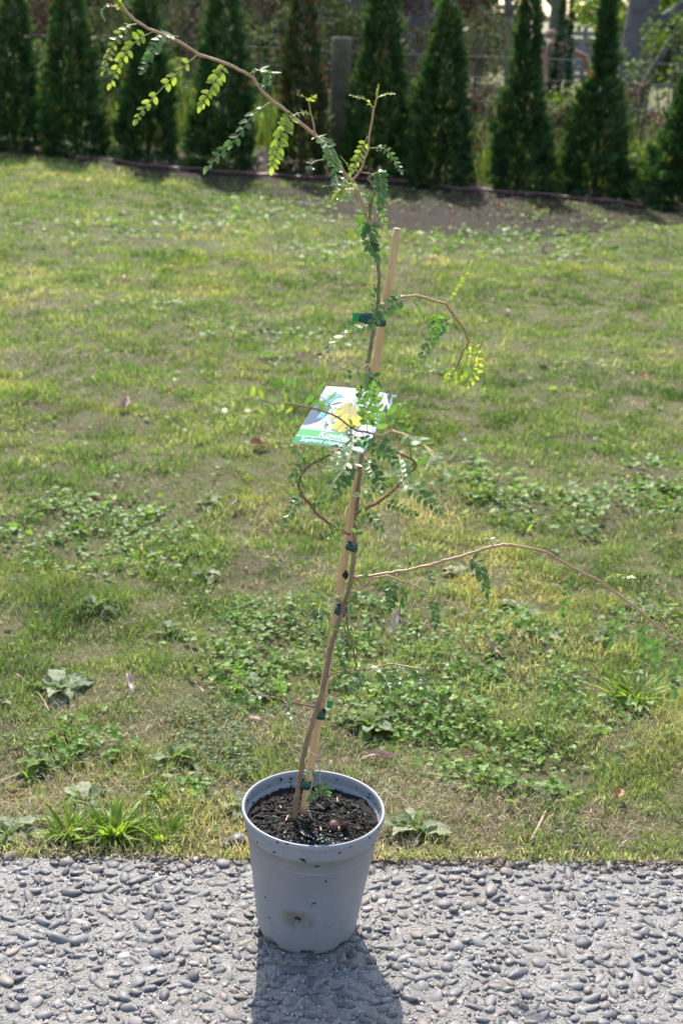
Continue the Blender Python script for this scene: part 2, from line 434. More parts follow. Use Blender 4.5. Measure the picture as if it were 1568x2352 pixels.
GRASS_STOPS = [(0.0, (0.055, 0.105, 0.03)), (0.25, (0.11, 0.18, 0.047)), (0.55, (0.19, 0.262, 0.075)), (0.76, (0.29, 0.315, 0.115)), (0.91, (0.41, 0.365, 0.205)), (1.0, (0.55, 0.47, 0.32))]
M_GRASS = leaf_mat('grass_blade', GRASS_STOPS, 0.52, 0.5, 0.35, patch=(1.5, 0.48, 0.70, (1.15, 0.95, 0.8)), tcol=(1.12, 1.22, 0.6))
M_STRAW = leaf_mat('dry_grass', [(0, (0.24, 0.18, 0.11)), (0.5, (0.44, 0.36, 0.23)), (1, (0.62, 0.55, 0.40))], 0.3, 0.6, 0.3, tcol=(1.1, 1.0, 0.8))
M_CLOVER = leaf_mat('clover_leaf', [(0, (0.06, 0.14, 0.022)), (0.5, (0.115, 0.225, 0.032)), (0.85, (0.18, 0.31, 0.045)), (1, (0.25, 0.33, 0.07))], 0.46, 0.5, 0.32)
M_MATWEED = leaf_mat('creeping_weed_leaf', [(0, (0.07, 0.12, 0.04)), (0.6, (0.12, 0.18, 0.06)), (1, (0.19, 0.24, 0.10))], 0.36, 0.45, 0.5)

def blades(n, X, Y, L, Wd, lean, tint, name, mat, parent=None, z=None, a=None, droop=0.35, th=None):
    a = a or np.random.default_rng(1)
    n = len(X); th = a.uniform(0, 2 * np.pi, n) if th is None else th; ph = a.uniform(0, 2 * np.pi, n)
    Z = ground_z(X, Y) if z is None else z
    base = np.stack([X, Y, Z - 0.002], -1)
    side = np.stack([np.cos(ph), np.sin(ph), 0 * ph], -1) * (Wd / 2)[:, None]
    dr = np.stack([np.cos(th), np.sin(th), 0 * th], -1)
    up = np.array([0, 0, 1.0])
    lz = np.sqrt(np.clip(1 - lean ** 2, 0.05, 1))
    mid = base + (dr * (lean * 0.55 * L * 0.55)[:, None]) + up * (L * 0.55 * np.sqrt(1 - (lean * 0.55) ** 2))[:, None]
    tip = mid + dr * (L * 0.5 * np.clip(lean * 1.25, 0, 0.97))[:, None] + up * (L * 0.5 * (lz - droop * lean))[:, None]
    V = np.stack([base - side, base + side, mid + side * 0.9, mid - side * 0.9, tip], 1).reshape(-1, 3)
    i = np.arange(n) * 5
    Q = np.stack([i, i + 1, i + 2, i + 3], -1); T = np.stack([i + 3, i + 2, i + 4], -1)
    return obj_from(name, mesh_np(name, V, [Q, T], mat, np.repeat(tint, 5)), parent)
def field(y0, y1, dens, a, pad=0.5):
    """random ground points inside the widened view wedge between two distances past the edge of the slab"""
    hw = 0.30 * y1 + pad
    n = int(dens * (y1 - y0) * 2 * hw)
    x = a.uniform(-hw, hw, n); y = a.uniform(y0, y1, n)
    k = (np.abs(x) < 0.30 * y + pad) & (y > edge_y_np(x) - 0.004 - 0.014 * np.clip(fbm(x, x * 0, 9.0, 22, 3), 0, 1))
    return x[k], y[k]
def build_grass():
    a = np.random.default_rng(21)
    segs = [(2.25, 3.0, 44000), (3.0, 4.2, 28000), (4.2, 6.2, 13000), (6.2, 9.5, 6000), (9.5, 18.5, 2500)]
    for (y0, y1, d) in segs:
        x, y = field(y0, y1, d, a)
        bare = BARE(x, y); clo = CLOVER(x, y)
        big = fbm(x, y, 1.25, 19, 3); pat = 0.5 + 0.5 * fbm(x, y, 2.6, 8, 3); thin = 0.5 + 0.5 * fbm(x, y, 14.0, 9, 3)
        keep = (1 - bare) * (1 - 0.6 * clo) * np.clip((thin - 0.10) * 2.3, 0.04, 1)
        near = np.clip((y - edge_y_np(x)) / 0.9, 0, 1)            # worn along the path
        keep *= 0.38 + 0.62 * near ** .7
        keep *= np.clip(1.0 - 0.75 * np.clip(fbm(x, y, 3.3, 20, 4) - 0.4, 0, 1) * 2.2, 0.1, 1)
        keep = np.where(y > hose_y(x) - 0.12 - 0.4 * np.clip(-x / 2.0 + .3, 0, 1) * (0.6 + .4 * fbm(x, y, 3, 2)), 0, keep)
        k = a.random(len(x)) < keep; x, y, pat, thin, big = x[k], y[k], pat[k], thin[k], big[k]
        n = len(x); g = 1.0 + (y - 2.3) * 0.03
        L = a.uniform(0.012, 0.036, n) * (0.40 + 0.5 * pat + 0.95 * thin ** 2) * g
        Wd = a.uniform(0.0013, 0.0026, n) * np.clip(y / 3.2, 1, 4.2)
        lean = np.clip(a.normal(0.66, 0.24, n), 0.05, 0.97)
        tint = np.clip(0.13 + 0.44 * a.random(n) + 0.30 * (pat - 0.4) + 0.22 * big + 0.20 * fbm(x, y, 6.5, 17, 2) + 0.45 * (a.random(n) < 0.16) * a.random(n) + 0.26 * (1 - np.clip((y - edge_y_np(x)) / 1.1, 0, 1)) + 0.35 * (a.random(n) < 0.08), 0, 1)
        blades(n, x, y, L, Wd, lean, tint, 'grass', M_GRASS, a=a)['kind'] = 'stuff'
    for (y0, y1, d) in [(2.25, 3.0, 20000), (3.0, 4.6, 7000), (4.6, 9, 1800)]:
        x, y = field(y0, y1, d, a)
        k = a.random(len(x)) < np.clip(0.35 + 0.5 * BARE(x, y) + 0.5 * fbm(x, y, 5, 12, 3), 0.1, 1) * (1 - 0.7 * CLOVER(x, y)); x, y = x[k], y[k]; n = len(x)
        L = a.uniform(0.012, 0.045, n); Wd = a.uniform(0.0009, 0.0022, n) * np.clip(y / 3.0, 1, 3)
        lean = np.clip(a.normal(0.93, 0.06, n), 0.6, 0.98)
        blades(n, x, y, L, Wd, lean, a.random(n), 'dry_grass', M_STRAW, a=a, droop=0.15)['kind'] = 'stuff'
build_grass()
def edge_overhang():
    a = np.random.default_rng(23); n = 2600; x = a.uniform(-1.3, 1.3, n); k = a.random(n) < np.clip(0.12 + 1.1 * fbm(x, x * 0, 9.0, 21, 4), 0.02, 1); x = x[k]; n = len(x)
    y = edge_y_np(x) + a.uniform(-0.012, 0.02, n); th = -np.pi / 2 + a.normal(0, .8, n)
    o = blades(n, x, y, a.uniform(.012, .042, n), a.uniform(.001, .0024, n), np.clip(a.normal(.82, .14, n), .3, .97), np.clip(a.normal(.74, .25, n), 0, 1), 'edge_grass', M_GRASS, z=np.full(n, .002), a=a, th=th); tag(o, kind='stuff')
edge_overhang()
def leaflet_template(L=1.0, w=0.5, notch=0.12, cup=0.15, n=4):
    """flat rounded leaf along +X from the origin, folded along its midrib"""
    xs = np.linspace(0, 1, n + 2); V = [(0, 0, 0)]; 
    for t in xs[1:-1]:
        h = w * 0.5 * math.sin(math.pi * t ** 0.8) ** 0.65
        V += [(t * L, h, cup * h), (t * L, 0, 0), (t * L, -h, cup * h)]
    V.append((L * (1 - notch), 0, 0)); F = [(0, 2, 1), (0, 3, 2)]
    for i in range(n - 1):
        b = 1 + i * 3
        F += [(b, b + 1, b + 4), (b, b + 4, b + 3), (b + 1, b + 2, b + 5), (b + 1, b + 5, b + 4)]
    b = 1 + (n - 1) * 3; e = len(V) - 1
    F += [(b, b + 1, e), (b + 1, b + 2, e)]
    return np.array(V, float), np.array(F)
def build_clover():
    a = np.random.default_rng(31)
    lv, lf = leaflet_template(1, 0.95, 0.10, 0.25, 2)
    tv = []; tf = []; b = 0
    for k in range(3):
        R = rotz(np.array(k * 2.094)) ; v = (R @ lv.T).T; v[:, 2] += 0.12 * np.hypot(v[:, 0], v[:, 1]); tv.append(v); tf.append(lf + b); b += len(lv)
    tv = np.vstack(tv); tf = np.vstack(tf)
    for (y0, y1, d, s0) in [(2.25, 3.6, 9000, 1), (3.6, 5.5, 4200, 1.1), (5.5, 9, 1700, 1.3), (9, 16, 700, 1.7)]:
        x, y = field(y0, y1, d, a)
        c = CLOVER(x, y) * np.clip(1.0 + 1.2 * fbm(x, y, 11.0, 23, 3), 0.15, 1); k = a.random(len(x)) < np.maximum(c, 0.015) ; k &= y < hose_y(x) - 0.1
        x, y = x[k], y[k]; n = len(x)
        s = (a.gamma(6, 0.00115, n) + 0.0012) * s0 * (1.0 + 0.25 * (y > 4.2))
        M = rotz(a.uniform(0, 6.28, n)) @ rotx(a.normal(0, 0.38, n)) @ roty(a.normal(0, 0.3, n)) * s[:, None, None]
        z = ground_z(x, y) + a.gamma(2.2, 0.0065, n) + .003
        V, F = stamp(tv, tf, M, np.stack([x, y, z], -1))
        o = obj_from('clover', mesh_np('clover', V, F, M_CLOVER, np.repeat(np.clip(a.normal(0.5, 0.28, n), 0, 1), len(tv)))); tag(o, kind='stuff')
    # creeping small-leaved weed left of the pot
    W_ = blob_field([(510, 1690, 85, 65, 1), (560, 1750, 60, 30, 1), (460, 1620, 90, 25, .5), (60, 1690, 60, 30, .5)])
    x, y = field(2.3, 3.6, 14000, a); k = a.random(len(x)) < W_(x, y); x, y = x[k], y[k]; n = len(x)
    lv, lf = leaflet_template(1, 0.5, 0.0, 0.2, 2); tv = []; tf = []; b = 0
    for k in range(5):
        v = (rotz(np.array(k * 1.257)) @ roty(np.array(-0.5)) @ lv.T).T; tv.append(v); tf.append(lf + b); b += len(lv)
    tv = np.vstack(tv); tf = np.vstack(tf)
    M = rotz(a.uniform(0, 6.28, n)) @ rotx(a.normal(0, 0.3, n)) * a.uniform(0.004, 0.0085, n)[:, None, None]
    V, F = stamp(tv, tf, M, np.stack([x, y, ground_z(x, y) + a.uniform(0.004, 0.03, n)], -1))
    o = obj_from('creeping_weed', mesh_np('creeping_weed', V, F, M_MATWEED, np.repeat(a.random(n), len(tv)))); tag(o, kind='stuff')
build_clover()

# ---- broad-leaved rosettes
M_DOCK = leaf_mat('broad_weed_leaf', [(0, (0.10, 0.155, 0.06)), (0.5, (0.14, 0.21, 0.065)), (0.8, (0.18, 0.27, 0.06)), (1, (0.24, 0.33, 0.07))], 0.4, 0.52, 0.4, src='rnd', blotch=5)
M_DOCKSHEEN = leaf_mat('pale_sheen_weed_leaf', [(0, (0.18, 0.23, 0.12)), (0.6, (0.26, 0.31, 0.17)), (1, (0.36, 0.375, 0.23))], 0.3, 0.4, 0.55, src='rnd', blotch=4, tcol=(1.1, 1.15, 0.7))  # paler leaf copy: sky and sun sheen put into its colour
def broad_leaf_mesh(seed, mat, wid=0.42, curl=0.25, up=0.5):
    a = np.random.default_rng(seed); n = 9; V = []; F = []
    for i in range(n):
        t = i / (n - 1)
        w = wid * (0.12 + 0.88 * math.sin(math.pi * min(1, max(0, (t - 0.10)) / 0.98) ** 0.85) ** 0.8) if t > 0.12 else wid * 0.14
        if i == n - 1: w = 0.02
        w *= 1 + a.normal(0, 0.10)
        zc = up * t - (up + curl) * t ** 2.2
        for j, s in enumerate((-1, -0.5, 0, 0.5, 1)):
            zz = zc + 0.16 * w * abs(s) + (0.055 * math.sin(t * 17 + s * 3 + seed) + a.normal(0, 0.014)) * abs(s)
            V.append((t * 1.0, s * w * 0.5, zz))
    for i in range(n - 1):
        for j in range(4):
            b = i * 5 + j; F.append((b, b + 5, b + 6, b + 1))
    return mesh_np('leaf', np.array(V), np.array(F), mat)
DOCK_M = [broad_leaf_mesh(k, M_DOCK, 0.40 + 0.05 * (k % 3), 0.12 + 0.08 * k, 0.35 + 0.12 * (k % 3)) for k in range(4)] 
DOCK_O = [broad_leaf_mesh(20 + k, M_DOCKSHEEN, 0.46 + 0.05 * k, 0.2, 0.12 + 0.05 * k) for k in range(4)]
def rosette(u, v, r_px, label, n=11, old=0.5, seed=0, name='broadleaf_weed', rise=1.15, wide=.82):
    p = gpt(u, v, -0.002); d = proj(p)[2]; R_ = 1.2 * r_px * d / FPX
    o = empty(name, p, label, 'weed', 'broad-leaved weeds in the lawn'); q = random.Random(seed + int(u))
    for k in range(n):
        inner = k / n
        me = q.choice(DOCK_O) if q.random() < old and inner < 0.7 else q.choice(DOCK_M)  # old sets the share of pale leaves with sheen in their colour
        c = bpy.data.objects.new('leaf', me); link(c, o)
        s = R_ * (1.1 - 0.55 * inner) * q.uniform(0.65, 1.15)
        c.rotation_euler = (q.gauss(0, 0.2), -(0.0 + 0.8 * inner * rise + q.uniform(-0.1, 0.14)), k * 2.4 + q.uniform(-0.4, 0.4))
        c.scale = (s, s * wide * q.uniform(0.85, 1.15), s); c.location = (0, 0, 0.003 + 0.006 * inner)
    return o
rosette(388, 1458, 52, 'grey-green broadleaf weed rosette left of the big clover patch', 12, .75, 1)
rosette(138, 1590, 74, 'large broadleaf weed with upright bright leaves at far left of the lawn', 13, .6, 2)
rosette(848, 1662, 72, 'pale star-shaped broadleaf weed just right of the lower stem', 14, .45, 3)
rosette(400, 1742, 70, 'broadleaf weed with one upright round leaf above the grass tufts', 11, .55, 4)
rosette(190, 1850, 68, 'flattened broadleaf weed behind the bright grass tufts', 10, .8, 5, rise=.6)
rosette(22, 1932, 78, 'big grey-green broadleaf weed at the left edge against the concrete', 10, .85, 6, wide=1.0, rise=.7)
rosette(955, 1925, 78, 'plantain rosette touching the right side of the pot', 13, .5, 7, wide=.85)
rosette(556, 1862, 56, 'broadleaf weed half hidden behind the left side of the pot', 9, .8, 8)
rosette(592, 1572, 50, 'small broadleaf weed at the edge of the clover left of the stem', 10, .7, 9)
rosette(4, 1622, 42, 'broadleaf weed cut by the left edge of the lawn', 8, .8, 10)
rosette(1190, 1405, 62, 'spread broadleaf weed above the brown curled leaf on the right', 11, .8, 11, rise=.5)
rosette(1240, 1478, 50, 'broadleaf weed beside the two fallen brown leaves', 9, .8, 12, rise=.6)
rosette(455, 1805, 46, 'bright broadleaf weed between the tufts and the pot', 8, .2, 13)
rosette(1058, 1316, 44, 'flat pale broadleaf weed under the long arching branch', 9, .95, 14, rise=.2)
rosette(215, 1405, 50, 'ragged broadleaf weed in the short grass on the left', 10, .6, 15)
rosette(1265, 1265, 26, 'small two-leaved weed above the arching branch', 5, .5, 16)
rosette(95, 1745, 56, 'leafy weed clump above the left grass tufts', 12, .2, 17, wide=.95)
rosette(480, 1165, 44, 'bright weed with spread leaves in the mid lawn left of the label', 9, .4, 18)
rosette(1470, 1395, 46, 'flat weed below the right end of the arching branch', 9, .8, 19, rise=.4)
rosette(470, 1310, 44, 'grey weed in the short grass left of the dead twig', 8, .9, 20, rise=.4)
rosette(1390, 1480, 48, 'dark broadleaf weed below the hanging leaflets at the right', 9, .5, 21)
rosette(150, 1300, 30, 'small pale weed in the left clover patch', 6, .9, 22, rise=.4)
rosette(600, 938, 30, 'small weed in the lawn left of the label', 6, .7, 23)
rosette(300, 1245, 30, 'weed at the lower edge of the left clover patch', 7, .7, 24, rise=.4)

# ---- wide-bladed grass tufts
M_TUFT = leaf_mat('wide_grass_blade', [(0, (0.10, 0.17, 0.02)), (0.6, (0.16, 0.26, 0.03)), (1, (0.26, 0.34, 0.06))], 0.52, 0.45, 0.4, src='rnd')
def blade_mesh(k):
    n = 7; V = []; F = []; c = 0.25 + 0.25 * k
    for i in range(n):
        t = i / (n - 1); w = 0.052 * (0.55 + 0.45 * math.sin(math.pi * min(t * 1.1 + 0.2, 1))) * (1 - t ** 4) + 0.001
        x = t - 0.18 * c * t ** 3; z = 0.35 * t - c * t ** 2.4 * 0.6
        V += [(x, -w, z + w * 0.5), (x, 0, z), (x, w, z + w * 0.5)]
    for i in range(n - 1):
        b = i * 3; F += [(b, b + 3, b + 4, b + 1), (b + 1, b + 4, b + 5, b + 2)]
    return mesh_np('blade', np.array(V), np.array(F), M_TUFT)
BLADES = [blade_mesh(k) for k in range(4)]
def tuft(u, v, r_px, label, n=30, seed=0, steep=0.6):
    p = gpt(u, v, 0.002); d = proj(p)[2]; R_ = r_px * d / FPX
    o = empty('grass_tuft', p, label, 'grass tuft', 'wide-bladed grass tufts'); q = random.Random(seed + 50)
    for k in range(int(n * 1.6)):
        c = bpy.data.objects.new('blade', q.choice(BLADES)); link(c, o)
        s = R_ * q.uniform(0.6, 1.15); an = q.uniform(0, 6.28); rr = R_ * 0.5 * q.random()
        c.location = (rr * math.cos(an), rr * math.sin(an), 0); c.scale = (s, s * q.uniform(0.8, 1.3), s)
        c.rotation_euler = (q.gauss(0, 0.25), -q.uniform(0.05, steep * 1.7), an + q.gauss(0, 0.4))
tuft(155, 1925, 85, 'bright green wide-bladed grass tuft nearest the left weed at the concrete', 40, 1)
tuft(265, 1928, 95, 'bright green grass tuft in the middle of the concrete edge clump', 50, 2)
tuft(375, 1935, 72, 'bright green grass tuft at the right end of the edge clump', 32, 3)
tuft(1455, 1610, 95, 'wide-bladed grass tuft at the right below the hanging branch tip', 34, 4, .45)
tuft(1265, 1695, 48, 'small upright grass tuft in the right clover', 12, 5)
tuft(1205, 1215, 42, 'bright small grass tuft in the lawn above the arching branch', 14, 6)
tuft(75, 1765, 55, 'bright grass tuft under the leafy clump on the left', 12, 7)
tuft(365, 1845, 50, 'thin bright grass tuft above the edge clump', 14, 8)
tuft(805, 1605, 40, 'grass tuft between the stem and the clover', 10, 9)

# ---- fallen leaves, sticks and stones
def fallen_leaf(u, v, len_px, ang, wid, cols, label, seed=0, lift=0.012, tilt=(0.2, 0.1), curl=0.12, name='fallen_leaf', cat='leaf', group='fallen leaves on the lawn'):
    a = np.random.default_rng(seed + 300); p = gpt(u, v, lift); d = proj(p)[2]; L = len_px * d / FPX
    n = 12; V = []; F = []
    for i in range(n):
        t = i / (n - 1); w = wid * 0.5 * (math.sin(math.pi * t ** 0.8) ** 0.8) + 0.008
        z = curl * (1.2 * math.sin(t * 3.4 + seed) + .5 * math.sin(t * 9 + seed)); bend = 0.14 * math.sin(t * 2.4 + seed * 1.3); w *= 1 + a.normal(0, .12)
        for s in (-1, -0.5, 0, 0.5, 1):
            V.append((t - 0.5, s * w * (1 - .25 * abs(s)) + bend, z + (0.5 + .35 * math.sin(seed + t * 4)) * w * s * s + a.normal(0, 0.012)))
    for i in range(n - 1):
        for j in range(4):
            b = i * 5 + j; F.append((b, b + 5, b + 6, b + 1))
    t = NT('fallen_leaf_skin'); nn = t.noise(6, 5, 0.6, t.objco())
    c = t.ramp(nn, [(0.3, cols[0]), (0.55, cols[1]), (0.8, [q * 0.6 for q in cols[0]])])
    tr = t.n('BsdfTranslucent', {'Color': c}).outputs[0]; m = t.done(t.n('MixShader', {0: 0.2, 1: t.princ(c, 0.5), 2: tr}).outputs[0])
    o = obj_from(name, mesh_np(name, np.array(V), np.array(F), m)); o.location = p; o.scale = (L, L, L)
    o.rotation_euler = (tilt[0], tilt[1], ang)
    return tag(o, label, cat, group)
PINK = ((0.26, 0.14, 0.11), (0.40, 0.26, 0.21)); TAN = ((0.20, 0.12, 0.07), (0.33, 0.23, 0.15)); RED = ((0.17, 0.055, 0.038), (0.26, 0.10, 0.07)); PALE = ((0.30, 0.20, 0.17), (0.46, 0.35, 0.30))
fallen_leaf(297, 1596, 62, -1.0, .3, PALE, 'pale pink fallen leaf between the two left weed rosettes', 1, .016)
fallen_leaf(1143, 1505, 66, -0.35, .34, PINK, 'pinkish brown curved fallen leaf right of the clover', 2, .02)
fallen_leaf(1270, 1511, 56, -0.3, .3, TAN, 'tan dry leaf right of the pinkish one', 3, .02)
fallen_leaf(907, 1448, 64, 0.95, .30, PALE, 'pale twisted leaf standing in clover right of the stem', 4, .035, (0.4, -0.4))
fallen_leaf(868, 1748, 95, -0.35, .20, PINK, 'long narrow pink gum leaf behind the pot on the right', 5, .01, (0.35, 0.05))
fallen_leaf(285, 955, 40, 1.45, .62, PINK, 'pink curled leaf standing in the mid lawn on the left', 6, .035, (0.7, -0.7))
fallen_leaf(597, 1041, 44, 0.1, .6, RED, 'reddish brown leaf on the grass just left of the label', 7, .014, (.1, 0), .05)
fallen_leaf(1160, 712, 34, 0.9, .42, PINK, 'pink leaf in the lawn right of the drooping twig', 8, .03, (0.4, -0.2))
fallen_leaf(286, 641, 20, 0.3, .8, RED, 'small dark red leaf far off in the left lawn', 9, .03)
fallen_leaf(1255, 575, 44, 0.75, .36, TAN, 'brown upright leaf far off in the right lawn', 10, .04, (0.3, -0.4))
fallen_leaf(207, 713, 30, 0.25, .35, PALE, 'thin pale leaf far off in the left lawn', 11, .025)
fallen_leaf(1083, 1749, 60, 0.25, .28, TAN, 'tan leaf lying in the clover near the concrete', 12, .02)
fallen_leaf(1415, 1838, 44, 0.8, .7, ((0.22, 0.09, 0.03), (0.34, 0.16, 0.06)), 'rust brown curled leaf at the right near the concrete', 13, .018, (0.4, -0.3), .3)
fallen_leaf(1258, 1860, 30, 0.5, .3, TAN, 'small tan leaf left of the rust brown curled one', 14, .012)
fallen_leaf(450, 1785, 60, 0.5, .16, TAN, 'dry straw blade between the grass tufts and the pot', 15, .02)
fallen_leaf(590, 1640, 48, -0.2, .25, PINK, 'pinkish leaf under the low left twig', 16, .014)
fallen_leaf(24, 1820, 46, 0.2, .3, RED, 'dark red leaf at the left edge of the lawn', 17, .014)
fallen_leaf(535, 1178, 30, 0.9, .5, PINK, 'pink leaf in the lawn left of the looping twig', 18, .02)
fallen_leaf(455, 1590, 64, -1.2, .14, TAN, 'dry stalk lying left of the clover patch', 19, .016)
fallen_leaf(1060, 1030, 34, -0.8, .4, PALE, 'pale leaf on the bare spot right of the label', 20, .02)
fallen_leaf(1295, 1330, 26, 1.2, .5, PINK, 'small pink leaf under the arching branch at the right', 21, .02)
fallen_leaf(395, 910, 30, 0.1, .3, RED, 'brown leaf in the lawn left of the blurred twig', 22, .02)
fallen_leaf(1115, 918, 26, 0.1, .3, TAN, 'thin brown leaf in the lawn right of the label', 23, .02)
fallen_leaf(1440, 1955, 36, 0.2, .3, PALE, 'pale curled leaf on the grass edge at the right', 24, .014)
fallen_leaf(560, 1835, 40, 0.3, .3, PINK, 'pink scrap of leaf behind the left rim of the pot', 25, .012)
M_FLOWER = simple_mat('red_petal', (0.55, 0.03, 0.06), (0.7, 0.07, 0.10), 30, 0.5)
def blossom(u, v, r_px, label, seed):
    p = gpt(u, v, 0.02); d = proj(p)[2]; s = r_px * d / FPX; q = random.Random(seed); b = MB()
    lv, lf = leaflet_template(1, 0.8, 0.05, 0.3, 2)
    for k in range(6):
        R = Matrix.Rotation(k * 1.05 + q.uniform(-.2, .2), 3, 'Z') @ Matrix.Rotation(-q.uniform(0.2, 1.0), 3, 'Y')
        b.add([R @ Vector(x) * s for x in lv], [tuple(f) for f in lf])
    tag(b.build('fallen_petals', M_FLOWER, loc=p), label, 'petals', 'fallen red petals')
blossom(1478, 868, 9, 'pink-red fallen petals in the right lawn', 1)
blossom(1147, 481, 8, 'red petals on the dark soil right of the sapling', 2)
blossom(1038, 513, 6, 'small red petals at the edge of the dark soil', 3)
blossom(922, 487, 6, 'red petals on the soil beside the sapling top', 4)
M_TWIG = simple_mat('dry_twig', (0.22, 0.16, 0.10), (0.38, 0.30, 0.21), 40, 0.8)
def stick(px, r, label, dz=0.01):
    b = MB(); pts = spline([gpt(u, v, dz) for u, v in px], 5); b.tube(pts, [r * (1 - 0.5 * i / len(pts)) for i in range(len(pts))], 7)
    o = b.build('stick', M_TWIG); tag(o, label, 'stick', 'sticks on the lawn')
stick([(1215, 1955), (1232, 1925), (1250, 1885)], .004, 'frayed dry stick pointing at the concrete on the right')
stick([(1090, 1795), (1150, 1815), (1200, 1835)], .0035, 'pale stick lying along the lawn edge right of the pot')
stick([(1395, 1510), (1440, 1520), (1490, 1538)], .003, 'brown twig in the grass above the right tuft')
stick([(1430, 1590), (1460, 1602), (1480, 1612)], .003, 'dark short twig in the right tuft')
stick([(330, 1800), (370, 1770), (400, 1745)], .003, 'thin twig lying beside the weed with a round leaf')
stick([(0, 1790), (30, 1775), (62, 1762)], .0035, 'pale stick at the left edge of the lawn')
stick([(40, 1560), (90, 1600), (115, 1648)], .0025, 'thin curved stalk by the left weed rosette')
def stone(u, v, r_px, flat, col, label, seed):
    p = gpt(u, v, 0.0); d = proj(p)[2]; s = r_px * d / FPX; sv, sf = ico(2); a = np.random.default_rng(seed)
    for _ in range(6):
        dd = a.normal(size=3); dd /= np.linalg.norm(dd); sv = sv - np.clip(sv @ dd - a.uniform(.6, .9), 0, None)[:, None] * dd * 0.85
    sv = sv * np.array([1.15, 0.9, flat]) * s
    m = simple_mat('loose_stone', [c * 0.7 for c in col], col, 60, 0.5, 0.3, 0.002)
    o = obj_from('stone', mesh_np('stone', sv, sf, m)); o.location = p + Vector((0, 0, s * flat * 0.4)); o.rotation_euler.z = seed
    tag(o, label, 'stone', 'loose stones at the path edge')
stone(546, 1945, 22, .7, (0.09, 0.09, 0.10), 'dark stone on the grass edge left of the pot', 1)
stone(521, 1954, 11, .7, (0.12, 0.12, 0.13), 'smaller dark stone beside the dark stone left of the pot', 2)
stone(1283, 1923, 9, .6, (0.30, 0.30, 0.30), 'pale stone in the grass right of the frayed stick', 3)
stone(1326, 1960, 9, 1.0, (0.13, 0.13, 0.14), 'upright grey stone on the concrete edge at the right', 4)
stone(1305, 1811, 10, .6, (0.26, 0.27, 0.28), 'small grey stone in the grass above the pale stone', 5)

# ================================================================== GARDEN BED, HOSE, CYPRESS ROW
def bed_mesh():
    t = NT('bed_soil'); p = t.pos(); n1 = t.noise(30, 6, 0.7, p); n2 = t.noise(150, 4, 0.6, p)
    c = t.ramp(n1, [(0.3, (0.012, 0.008, 0.005)), (0.6, (0.036, 0.024, 0.015)), (0.8, (0.08, 0.055, 0.036))])
    m = t.done(t.princ(c, 0.9, t.bump(t.math('ADD', n1, n2), 0.8, 0.02), 0.2))
    xs = np.linspace(-9, 9, 181); front = hose_y(xs) - 0.10 + 0.05 * fbm(xs, xs * 0, 3, 2)
    bare = gnd(1080, 480); bump_ = np.exp(-((xs - bare.x) / 1.6) ** 2) * 2.5 + 0.9 * np.exp(-((xs - gnd(830, 440).x) / 0.9) ** 2)
    front = front - bump_ - 0.12 - 0.45 * np.clip(-xs / 2.0 + .3, 0, 1)  # left front widened: dark soil put where the cypress shadows fall
    rows = np.linspace(0, 1, 26) ** 1.3; X, T = np.meshgrid(xs, rows); Y = front[None] + (hose_y(X) + 2.6 - front[None]) * T
    Z = ground_z(X, Y) + 0.006 + 0.02 * np.clip(T * 8, 0, 1) * (0.5 + 0.5 * fbm(X, Y, 9, 7)) - 0.02 * (T < 0.001)
    V = np.stack([X, Y, Z], -1).reshape(-1, 3); nx = len(xs); i = (np.arange(len(rows) - 1)[:, None] * nx + np.arange(nx - 1)[None]).ravel()
    o = obj_from('garden_bed', mesh_np('garden_bed', V, np.stack([i, i + 1, i + nx + 1, i + nx], -1), m)); tag(o, kind='structure')
    # leaf litter and clods
    a = np.random.default_rng(41); n = 9000; x = a.uniform(-6, 6, n); y = hose_y(x) + a.uniform(-0.05, 2.2, n)
    x2 = a.normal(bare.x, 0.9, 1500); y2 = hose_y(x2) - a.uniform(0.1, 2.0, 1500)
    x = np.concatenate([x, x2]); y = np.concatenate([y, y2]); n = len(x)
    lv, lf = leaflet_template(1, 0.45, 0, 0.5, 1)
    s = a.uniform(0.02, 0.065, n); s[-1500:] *= 0.6
    M = rotz(a.uniform(0, 6.28, n)) @ rotx(a.normal(0, 0.6, n)) @ roty(a.normal(0, 0.35, n)) * s[:, None, None]
    V, F = stamp(lv, lf, M, np.stack([x, y, ground_z(x, y) + a.uniform(0.02, 0.05, n)], -1))
    m = leaf_mat('litter', [(0, (0.03, 0.02, 0.014)), (0.6, (0.085, 0.055, 0.04)), (0.9, (0.20, 0.14, 0.11)), (1, (0.30, 0.23, 0.20))], 0.12, 0.65, 0.3, tcol=(1, 0.8, 0.6))
    o = obj_from('leaf_litter', mesh_np('leaf_litter', V, F, m, np.repeat(a.random(n), len(lv)))); tag(o, kind='stuff')
bed_mesh()
M_HOSE = simple_mat('brown_hose', (0.085, 0.038, 0.028), (0.13, 0.065, 0.048), 12, 0.4, 0.1)
hb = MB(); hp = spline([(p.x, p.y, gz(p.x, p.y) + 0.038) for p in HOSE], 6)
hp = [Vector((p.x, p.y + 0.02 * math.sin(i * 0.9), p.z + 0.006 * math.sin(i * 1.7))) for i, p in enumerate(hp)]
hb.tube(hp, 0.013, 8)
tag(hb.build('irrigation_hose', M_HOSE), 'thin brown hose running along the front of the cypress row', 'hose')

